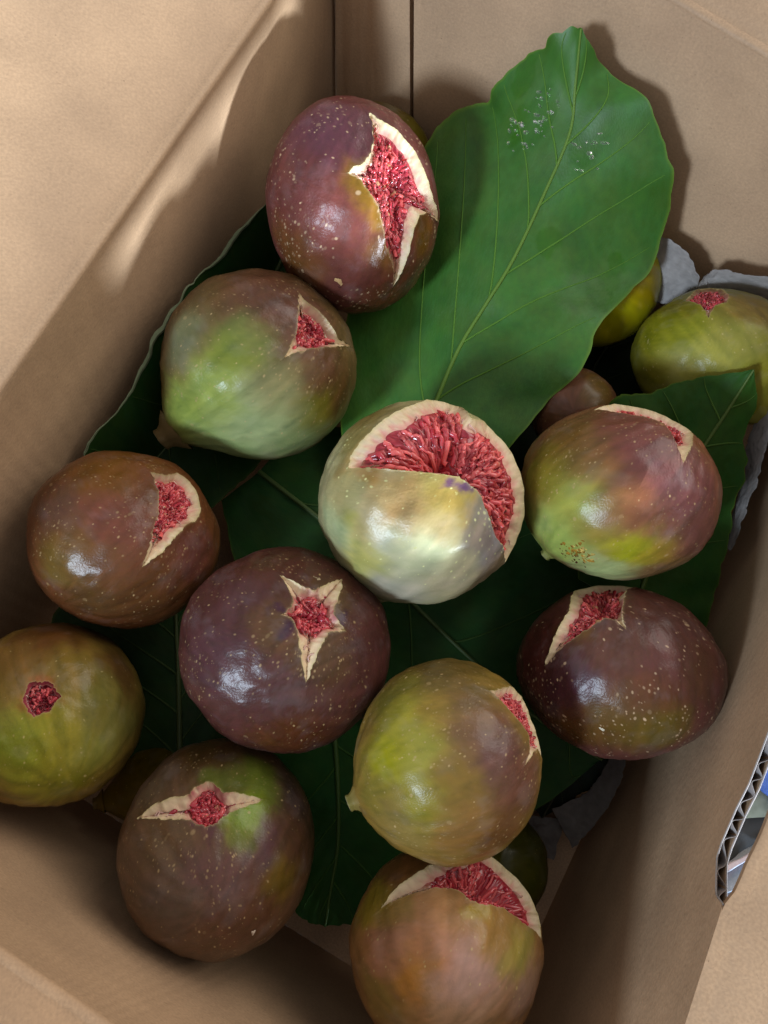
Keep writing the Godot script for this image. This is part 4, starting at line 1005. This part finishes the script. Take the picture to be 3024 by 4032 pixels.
	fig({"label": "dark purple fig with a slanting split, touching the right cardboard wall", "c": Vector3(0.059267, 0.046, -0.016522), "ex": Vector3(0.024134, 0.0066882, 0.0031837), "ey": Vector3(0.0021326, 0.0022971, -0.020991), "ez": Vector3(-0.0061489, 0.021372, 0.0017141),
		"eye": Vector3(-0.19609, 0.73053, 0.65412), "X": Vector3(0.92796, 0.35383, -0.11699), "Y": Vector3(-0.31691, 0.58406, -0.74729), "stem": Vector3(0.019123, -0.98405, -0.17685), "neck": 0, "seed": 15.6, "base": Color(0.116, 0.0401, 0.0305), "speck": 0,
		"delta": 0.06, "dr": 0.09, "dp": 0.24, "arm": 1.5, "marks": [[Vector3(-0.1312, -0.65285, 0.74604), Color(0.691, 0.621, 0.468), 0.00240385, 0.0288462, 1]],
		"spots": [[Vector3(-0.71872, 0.16511, 0.67541), Color(0.0792, 0.0216, 0.0169), 0.385, 1], [Vector3(-0.42913, -0.20856, 0.87883), Color(0.0748, 0.0247, 0.0347), 0.337, 1], [Vector3(0.31505, 0.69286, 0.64861), Color(0.101, 0.0404, 0.0308), 0.385, 1], [Vector3(0.44213, 0.19641, 0.87518), Color(0.132, 0.0488, 0.0408), 0.337, 1], [Vector3(0.0018681, 0.24049, 0.97065), Color(0.129, 0.0555, 0.0376), 0.288, 1], [Vector3(0.64851, 0.076194, 0.75739), Color(0.11, 0.0478, 0.0254), 0.288, 1], [Vector3(0.25812, -0.21389, 0.94214), Color(0.135, 0.0505, 0.0236), 0.288, 1], [Vector3(0.074631, -0.53333, 0.84261), Color(0.133, 0.0783, 0.017), 0.385, 1], [Vector3(0.35822, -0.59681, 0.71799), Color(0.147, 0.1, 0.0137), 0.288, 1], [Vector3(-0.28895, -0.69765, 0.65558), Color(0.105, 0.0496, 0.0133), 0.288, 1], [Vector3(-0.42128, 0.40027, 0.81382), Color(0.131, 0.0665, 0.0156), 0.192, 1.61]],
		"chart": PackedVector2Array([Vector2(-2.543, 0.694), Vector2(-2.32, 0.4619), Vector2(-2.066, 0.3139), Vector2(-1.705, 0.246), Vector2(-1.448, 0.2994), Vector2(-1.346, 0.4304), Vector2(-1.148, 0.2959), Vector2(-0.2945, 0.2032), Vector2(0.6727, 0.4181), Vector2(0.8356, 0.7745), Vector2(0.982, 0.8152), Vector2(1.162, 0.8218), Vector2(1.336, 0.7642), Vector2(1.53, 0.6888), Vector2(1.769, 0.6421), Vector2(2.869, 0.3191), Vector2(3.486, 0.5779), Vector2(3.612, 0.9344)])})
	fig({"label": "olive green fig with a narrow split at its right edge and a short stem", "c": Vector3(0.014678, 0.061, 0.0042529), "ex": Vector3(0.020885, 0.0016041, -3.5718e-05), "ey": Vector3(0, -0.00050233, -0.02256), "ez": Vector3(-0.0015999, 0.020819, -0.00046357),
		"eye": Vector3(0.90748, 0.27953, 0.31361), "X": Vector3(0.41765, -0.51974, -0.74528), "Y": Vector3(-0.045336, 0.8073, -0.58839), "stem": Vector3(-0.9295, -0.36677, 0.038794), "neck": 0.09, "seed": 17.9, "base": Color(0.199, 0.125, 0.0274), "speck": 1,
		"delta": 0.06, "dr": 0.07, "dp": 0.08, "gain": 0.9, "arm": 1.9, "stalk_size": 0.7, "stalk": Color(0.256, 0.252, 0.0644), "lean": Vector2(0.95, 0.3),
		"spots": [[Vector3(-0.02221, 0.86161, 0.50708), Color(0.095, 0.0635, 0.0185), 0.419, 1], [Vector3(-0.5589, 0.59239, 0.58026), Color(0.135, 0.116, 0.0174), 0.279, 1], [Vector3(-0.40266, 0.32044, 0.85743), Color(0.278, 0.252, 0.0254), 0.326, 1], [Vector3(-0.64173, -0.0082164, 0.76689), Color(0.29, 0.277, 0.00987), 0.279, 1], [Vector3(-0.30984, 0.072373, 0.94803), Color(0.299, 0.276, 0.0504), 0.279, 1], [Vector3(-0.12246, 0.44309, 0.88807), Color(0.244, 0.159, 0.0304), 0.279, 1], [Vector3(0.24028, 0.31623, 0.91775), Color(0.16, 0.0861, 0.0446), 0.326, 1], [Vector3(0.50475, 0.072593, 0.86021), Color(0.121, 0.0489, 0.0472), 0.326, 1], [Vector3(0.68209, -0.25162, 0.68662), Color(0.118, 0.0475, 0.0354), 0.372, 1], [Vector3(0.0436, -0.20531, 0.97773), Color(0.207, 0.125, 0.0272), 0.279, 1], [Vector3(-0.22885, -0.40506, 0.88518), Color(0.241, 0.214, 0.0198), 0.279, 1], [Vector3(0.12387, -0.56312, 0.81704), Color(0.207, 0.104, 0.0281), 0.372, 1], [Vector3(-0.51379, -0.57883, 0.63323), Color(0.198, 0.148, 0.041), 0.279, 1], [Vector3(0.48905, -0.6569, 0.57386), Color(0.116, 0.0477, 0.0168), 0.326, 1], [Vector3(-0.80094, -0.25941, 0.53963), Color(0.205, 0.16, 0.0284), 0.233, 1.15]],
		"chart": PackedVector2Array([Vector2(3.071, 0.5664), Vector2(3.22, 0.4387), Vector2(3.487, 0.3302), Vector2(3.958, 0.2636), Vector2(4.315, 0.3379), Vector2(4.447, 0.4919), Vector2(4.546, 0.3009), Vector2(4.918, 0.2112), Vector2(5.855, 0.4481), Vector2(6.213, 0.3994), Vector2(6.667, 0.3756), Vector2(7.189, 0.3659), Vector2(7.788, 0.4016), Vector2(8.556, 0.4558), Vector2(9.276, 0.6802)])})
	fig({"label": "yellow green fig with a small dark red eye, cut by left photo edge", "c": Vector3(-0.084626, 0.041, -0.0062431), "ex": Vector3(0.021078, -0.0084464, -0.00024991), "ey": Vector3(3.9393e-20, 0.00067162, -0.022699), "ez": Vector3(0.0081121, 0.020226, 0.00059845),
		"eye": Vector3(-0.13056, 0.16646, 0.97737), "X": Vector3(0.98922, -0.044111, 0.13966), "Y": Vector3(0.06636, 0.98506, -0.15891), "stem": Vector3(0.23979, -0.74485, 0.62265), "neck": 0, "seed": 20.2, "base": Color(0.217, 0.141, 0.0289), "speck": 3,
		"delta": 0.035, "dr": 0.09, "dp": 0.22, "lip": -0.01, "bits": 12, "gain": 0.95, "strands": 10, "shade": 0.5, "threads": 2, "arm": 3, "rindcol": Color(0.107, 0.00923, 0.0169),
		"spots": [[Vector3(-0.1334, 0.83172, 0.53893), Color(0.111, 0.0404, 0.0136), 0.388, 1], [Vector3(0.34724, 0.93347, 0.089719), Color(0.0786, 0.0329, 0.0183), 0.34, 1], [Vector3(-0.37565, 0.56692, 0.73314), Color(0.148, 0.0822, 0.023), 0.291, 1], [Vector3(0.17239, 0.47686, 0.86191), Color(0.175, 0.115, 0.0198), 0.291, 1], [Vector3(0.47218, 0.19453, 0.85977), Color(0.187, 0.16, 0.0345), 0.34, 1], [Vector3(0.64056, -0.090947, 0.7625), Color(0.197, 0.173, 0.0399), 0.291, 1], [Vector3(0.059852, -0.26841, 0.96144), Color(0.258, 0.221, 0.0167), 0.388, 1], [Vector3(-0.27706, -0.35573, 0.89258), Color(0.205, 0.245, 0.0192), 0.388, 1], [Vector3(0.42819, -0.3694, 0.82474), Color(0.256, 0.244, 0.042), 0.291, 1], [Vector3(0.011074, -0.68472, 0.72872), Color(0.2, 0.193, 0.0168), 0.388, 1], [Vector3(0.65766, 0.44953, 0.60449), Color(0.11, 0.0494, 0.0169), 0.291, 1], [Vector3(-0.14529, 0.15497, 0.97718), Color(0.304, 0.0745, 0.0154), 0.165, 2.06]],
		"chart": PackedVector2Array([Vector2(2.773, 0.1668), Vector2(3.375, 0.1634), Vector2(4.096, 0.1743), Vector2(4.547, 0.2109), Vector2(4.986, 0.1688), Vector2(5.46, 0.18), Vector2(5.963, 0.1589), Vector2(6.379, 0.2079), Vector2(6.694, 0.1616), Vector2(7.141, 0.1708), Vector2(7.594, 0.182), Vector2(7.962, 0.1556), Vector2(8.306, 0.188), Vector2(8.66, 0.2004)])})
	fig({"label": "mottled brown fig with a long lens shaped split, near the bottom left wall", "c": Vector3(-0.039854, 0.044, 0.024461), "ex": Vector3(0.022817, -0.0043121, 0.00050712), "ey": Vector3(0, -0.0028716, -0.024418), "ez": Vector3(0.0042902, 0.022391, -0.0026332),
		"eye": Vector3(-0.13034, 0.31264, 0.94089), "X": Vector3(0.9897, -0.015634, 0.14229), "Y": Vector3(0.059196, 0.94974, -0.30738), "stem": Vector3(0.032864, -0.50334, 0.86347), "neck": 0, "seed": 22.5, "base": Color(0.115, 0.0594, 0.0296), "speck": 1,
		"delta": 0.06, "dr": 0.09, "dp": 0.2, "gain": 0.95, "marks": [[Vector3(0.38504, -0.71734, 0.58067), Color(0.584, 0.471, 0.364), 0.00875274, 0.0262582, 3]],
		"spots": [[Vector3(-0.68639, 0.53862, 0.48863), Color(0.109, 0.0705, 0.0465), 0.306, 1], [Vector3(-0.26388, 0.84166, 0.47114), Color(0.0742, 0.0412, 0.0127), 0.306, 1], [Vector3(-0.05515, 0.56581, 0.82269), Color(0.112, 0.127, 0.0218), 0.175, 1.61], [Vector3(0.34937, 0.57666, 0.73852), Color(0.106, 0.144, 0.0167), 0.263, 1], [Vector3(0.27405, 0.24605, 0.92971), Color(0.185, 0.279, 0.0121), 0.197, 1.35], [Vector3(0.19703, 0.090847, 0.97618), Color(0.15, 0.161, 0.0269), 0.175, 1.61], [Vector3(0.68913, 0.42336, 0.5881), Color(0.074, 0.041, 0.0314), 0.263, 1], [Vector3(-0.52658, 0.090755, 0.84527), Color(0.139, 0.078, 0.0364), 0.306, 1], [Vector3(-0.72752, -0.098812, 0.67894), Color(0.11, 0.0631, 0.0349), 0.306, 1], [Vector3(-0.42923, -0.46734, 0.77289), Color(0.104, 0.0668, 0.0468), 0.35, 1], [Vector3(0.056408, -0.28162, 0.95787), Color(0.12, 0.0556, 0.0469), 0.35, 1], [Vector3(0.42006, 0.015281, 0.90737), Color(0.11, 0.0491, 0.0541), 0.219, 1.15], [Vector3(0.62303, -0.29316, 0.72519), Color(0.115, 0.0707, 0.0105), 0.219, 1.15], [Vector3(0.25008, -0.58416, 0.77215), Color(0.0915, 0.0379, 0.0198), 0.35, 1], [Vector3(0.74901, -0.02371, 0.66214), Color(0.0869, 0.0408, 0.0218), 0.219, 1.15], [Vector3(-0.15114, 0.18505, 0.97104), Color(0.0873, 0.0277, 0.0398), 0.114, 3.08]],
		"chart": PackedVector2Array([Vector2(-2.987, 0.5064), Vector2(-2.788, 0.314), Vector2(-2.448, 0.1762), Vector2(-2.011, 0.1684), Vector2(-1.475, 0.174), Vector2(-0.9685, 0.1728), Vector2(-0.4822, 0.1736), Vector2(-0.1483, 0.2367), Vector2(0.1215, 0.3901), Vector2(0.2271, 0.5442), Vector2(0.3295, 0.4312), Vector2(0.5364, 0.2962), Vector2(0.7836, 0.1868), Vector2(1.158, 0.2015), Vector2(1.673, 0.2508), Vector2(2.232, 0.2383), Vector2(2.578, 0.2135), Vector2(2.873, 0.3622), Vector2(3.027, 0.5547), Vector2(3.176, 0.7653)])})
	fig({"label": "pinkish brown fig with a curved split, cut by the bottom edge of the photo", "c": Vector3(0.014177, 0.046, 0.046029), "ex": Vector3(0.021973, 0.0014402, -0.00032181), "ey": Vector3(-7.6062e-20, -0.0047807, -0.021396), "ez": Vector3(-0.0014136, 0.02054, -0.0045895),
		"eye": Vector3(0.36602, 0.58396, 0.72458), "X": Vector3(0.92961, -0.19343, -0.3137), "Y": Vector3(-0.043029, 0.7884, -0.61366), "stem": Vector3(-0.079185, -0.75587, 0.64992), "neck": 0, "seed": 24.8, "base": Color(0.207, 0.104, 0.0366), "speck": 3,
		"delta": 0.085, "dr": 0.1, "dp": 0.34, "gain": 1.1, "lean": Vector2(0.2, 0.98),
		"spots": [[Vector3(-0.36791, 0.78319, 0.50125), Color(0.131, 0.0591, 0.0179), 0.27, 1], [Vector3(-0.75074, 0.38896, 0.53395), Color(0.212, 0.16, 0.0181), 0.27, 1], [Vector3(-0.49974, 0.33605, 0.79833), Color(0.199, 0.119, 0.025), 0.18, 1.61], [Vector3(-0.00066494, 0.2281, 0.97364), Color(0.304, 0.157, 0.0635), 0.27, 1], [Vector3(-0.5443, -0.027618, 0.83844), Color(0.27, 0.123, 0.0699), 0.27, 1], [Vector3(-0.27731, -0.21943, 0.93539), Color(0.315, 0.133, 0.0158), 0.27, 1], [Vector3(-0.1386, 0.050539, 0.98906), Color(0.333, 0.144, 0.0675), 0.315, 1], [Vector3(0.19624, -0.29395, 0.93546), Color(0.39, 0.224, 0.179), 0.36, 1], [Vector3(0.70276, -0.067222, 0.70824), Color(0.258, 0.213, 0.0434), 0.27, 1], [Vector3(0.85367, 0.3475, 0.38794), Color(0.217, 0.141, 0.0236), 0.225, 1.15], [Vector3(0.43963, 0.12976, 0.88875), Color(0.278, 0.152, 0.039), 0.225, 1.15], [Vector3(0.78373, -0.38508, 0.48733), Color(0.268, 0.158, 0.106), 0.27, 1], [Vector3(0.14311, -0.55951, 0.81637), Color(0.285, 0.17, 0.0899), 0.36, 1], [Vector3(-0.6511, -0.50161, 0.56961), Color(0.153, 0.1, 0.0221), 0.27, 1], [Vector3(0.31366, 0.2693, 0.91055), Color(0.281, 0.191, 0.0226), 0.0989, 3.95]],
		"chart": PackedVector2Array([Vector2(-2.93, 0.8843), Vector2(-2.915, 0.68), Vector2(-2.87, 0.4928), Vector2(-2.709, 0.3223), Vector2(-2.568, 0.2766), Vector2(-2, 0.2693), Vector2(-1.387, 0.2634), Vector2(-0.7006, 0.3416), Vector2(-0.5931, 0.4338), Vector2(-0.3991, 0.6501), Vector2(-0.2127, 0.949), Vector2(0.1975, 0.9211), Vector2(0.4354, 0.8343), Vector2(0.7265, 0.7882), Vector2(0.9938, 0.7836), Vector2(1.337, 0.7285), Vector2(2.07, 0.4253), Vector2(2.622, 0.4815), Vector2(3.011, 0.6439), Vector2(3.2, 0.8642), Vector2(3.318, 1.068)])})
	fig({"label": "light green fig in the right corner with a small triangular tear", "c": Vector3(0.097434, 0.036, -0.10871), "ex": Vector3(0.021669, 0.0072488, 0.0050188), "ey": Vector3(0.00093596, 0.0089928, -0.01703), "ez": Vector3(-0.0076556, 0.016971, 0.0085414),
		"eye": Vector3(-0.15411, 0.81647, 0.55644), "X": Vector3(0.90581, 0.34169, -0.2505), "Y": Vector3(-0.39466, 0.46543, -0.79223), "stem": Vector3(0.59206, -0.73705, 0.32593), "neck": 0.12, "seed": 27.1, "base": Color(0.257, 0.236, 0.0238), "speck": 3,
		"delta": 0.06, "dr": 0.05, "dp": 0.08, "arm": 2, "rindcol": Color(0.269, 0.158, 0.0684),
		"spots": [[Vector3(-0.69016, 0.43017, 0.58193), Color(0.203, 0.2, 0.012), 0.361, 1], [Vector3(-0.73796, -0.18331, 0.64947), Color(0.215, 0.193, 0.0214), 0.301, 1.15], [Vector3(-0.40047, 0.3026, 0.86491), Color(0.24, 0.245, 0.0113), 0.301, 1.15], [Vector3(-0.30812, -0.084985, 0.94755), Color(0.379, 0.368, 0.0788), 0.361, 1], [Vector3(-0.0033958, -0.064562, 0.99791), Color(0.369, 0.348, 0.0575), 0.361, 1], [Vector3(0.26718, 0.20801, 0.94093), Color(0.299, 0.276, 0.0504), 0.361, 1], [Vector3(0.31934, 0.73298, 0.60064), Color(0.236, 0.156, 0.0398), 0.361, 1], [Vector3(-0.40618, 0.78053, 0.47518), Color(0.198, 0.16, 0.0184), 0.301, 1.15], [Vector3(0.57359, -0.28581, 0.76767), Color(0.257, 0.236, 0.0238), 0.301, 1.15]],
		"chart": PackedVector2Array([Vector2(-2.407, 0.1581), Vector2(-1.913, 0.3984), Vector2(-1.456, 0.191), Vector2(-0.8982, 0.2438), Vector2(-0.02155, 0.2521), Vector2(0.8201, 0.4373), Vector2(1.184, 0.5556), Vector2(1.461, 0.5458), Vector2(1.815, 0.3228), Vector2(2.525, 0.2736)])})
	fig({"label": "olive fig mostly hidden behind the topmost split fig", "c": Vector3(-0.0036631, 0.032, -0.17613), "ex": Vector3(0.020209, -0.00020506, -0.00016417), "ey": Vector3(-1.7775e-20, 0.012808, -0.015998), "ez": Vector3(0.00025394, 0.015251, 0.01221),
		"eye": Vector3(-1.0846e-18, 1.3883e-16, -1), "X": Vector3(1, 1.8666e-18, 0), "Y": Vector3(1.8666e-18, -1, -1.3883e-16), "stem": Vector3(-0.31688, -0.30541, 0.89795), "neck": 0, "seed": 29.4, "base": Color(0.147, 0.1, 0.0137), "speck": 3,
		"delta": 0.05, "dr": 0.05, "dp": 0.1,
		"spots": [[Vector3(0.45656, 0.70847, 0.53817), Color(0.147, 0.11, 0.00965), 0.417, 1], [Vector3(0.74265, 0.46101, 0.48574), Color(0.159, 0.126, 0.00394), 0.347, 1.15], [Vector3(0.24813, 0.83419, 0.49251), Color(0.11, 0.067, 0.0124), 0.347, 1.15]],
		"chart": PackedVector2Array([])})
	fig({"label": "yellow green fig peeking out under the big leaf", "c": Vector3(0.06713, 0.028, -0.13805), "ex": Vector3(0.018536, 0.0040258, 0.0024811), "ey": Vector3(-2.7509e-19, 0.0104, -0.016875), "ez": Vector3(-0.004622, 0.015423, 0.009505),
		"eye": Vector3(-1.6606e-17, -1.3285e-16, -1), "X": Vector3(1, 3.4677e-17, 0), "Y": Vector3(3.4677e-17, -1, 1.3285e-16), "stem": Vector3(-0.28272, 0.079579, 0.9559), "neck": 0, "seed": 31.7, "base": Color(0.256, 0.252, 0.0038), "speck": 3,
		"delta": 0.05, "dr": 0.05, "dp": 0.1, "gain": 1.15,
		"spots": [[Vector3(0.75775, 0.079793, 0.64764), Color(0.268, 0.192, 0.0038), 0.427, 1], [Vector3(0.41307, -0.74268, 0.52706), Color(0.258, 0.213, 0.0038), 0.427, 1]],
		"chart": PackedVector2Array([])})
	fig({"label": "small brown fig in the gap below the big leaf tip side", "c": Vector3(0.056029, 0.032, -0.092869), "ex": Vector3(0.012093, 0.0026139, 0.0011034), "ey": Vector3(1.7604e-19, 0.0049334, -0.011687), "ez": Vector3(-0.0027528, 0.010809, 0.0045628),
		"eye": Vector3(-3.7462e-17, 8.5628e-17, -1), "X": Vector3(1, 9.5931e-18, -4.5327e-17), "Y": Vector3(9.5931e-18, -1, -8.5628e-17), "stem": Vector3(-0.30874, -0.93016, -0.19871), "neck": 0, "seed": 34, "base": Color(0.116, 0.0493, 0.0252), "speck": 1,
		"delta": 0.05, "dr": 0.05, "dp": 0.1,
		"spots": [[Vector3(-0.12017, 0.6039, 0.78795), Color(0.161, 0.0694, 0.0392), 0.421, 1.61], [Vector3(0.49674, 0.50009, 0.70934), Color(0.136, 0.0783, 0.0169), 0.421, 1.61]],
		"chart": PackedVector2Array([])})
	fig({"label": "dark olive fig in the shade under the bottom figs", "c": Vector3(0.032026, 0.01, 0.033736), "ex": Vector3(0.013432, 0.0017437, -0.00024308), "ey": Vector3(4.9519e-20, -0.0019707, -0.014136), "ez": Vector3(-0.0017354, 0.013114, -0.0018281),
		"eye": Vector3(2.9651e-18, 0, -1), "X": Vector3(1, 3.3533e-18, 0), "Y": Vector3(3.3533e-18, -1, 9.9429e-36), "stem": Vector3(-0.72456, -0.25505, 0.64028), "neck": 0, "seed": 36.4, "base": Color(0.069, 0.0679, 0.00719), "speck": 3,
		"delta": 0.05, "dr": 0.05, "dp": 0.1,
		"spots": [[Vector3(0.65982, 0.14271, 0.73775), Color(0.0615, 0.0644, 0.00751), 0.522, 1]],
		"chart": PackedVector2Array([])})
	fig({"label": "olive fig neck showing between two bottom left figs", "c": Vector3(-0.063071, 0.01, 0.01322), "ex": Vector3(0.013012, -0.0033812, 0.00018471), "ey": Vector3(2.1597e-20, -0.00067911, -0.012431), "ez": Vector3(0.0031304, 0.012011, -0.00065617),
		"eye": Vector3(4.4763e-17, 0, -1), "X": Vector3(1, 0, 4.9359e-17), "Y": Vector3(0, -1, 0), "stem": Vector3(-0.9628, -0.25962, -0.074996), "neck": 0.3, "seed": 38.7, "base": Color(0.109, 0.0709, 0.00753), "speck": 3,
		"delta": 0.05, "dr": 0.05, "dp": 0.1,
		"spots": [[Vector3(-0.96056, -0.27794, -0.0082284), Color(0.147, 0.0957, 0.00704), 0.577, 1]],
		"chart": PackedVector2Array([])})
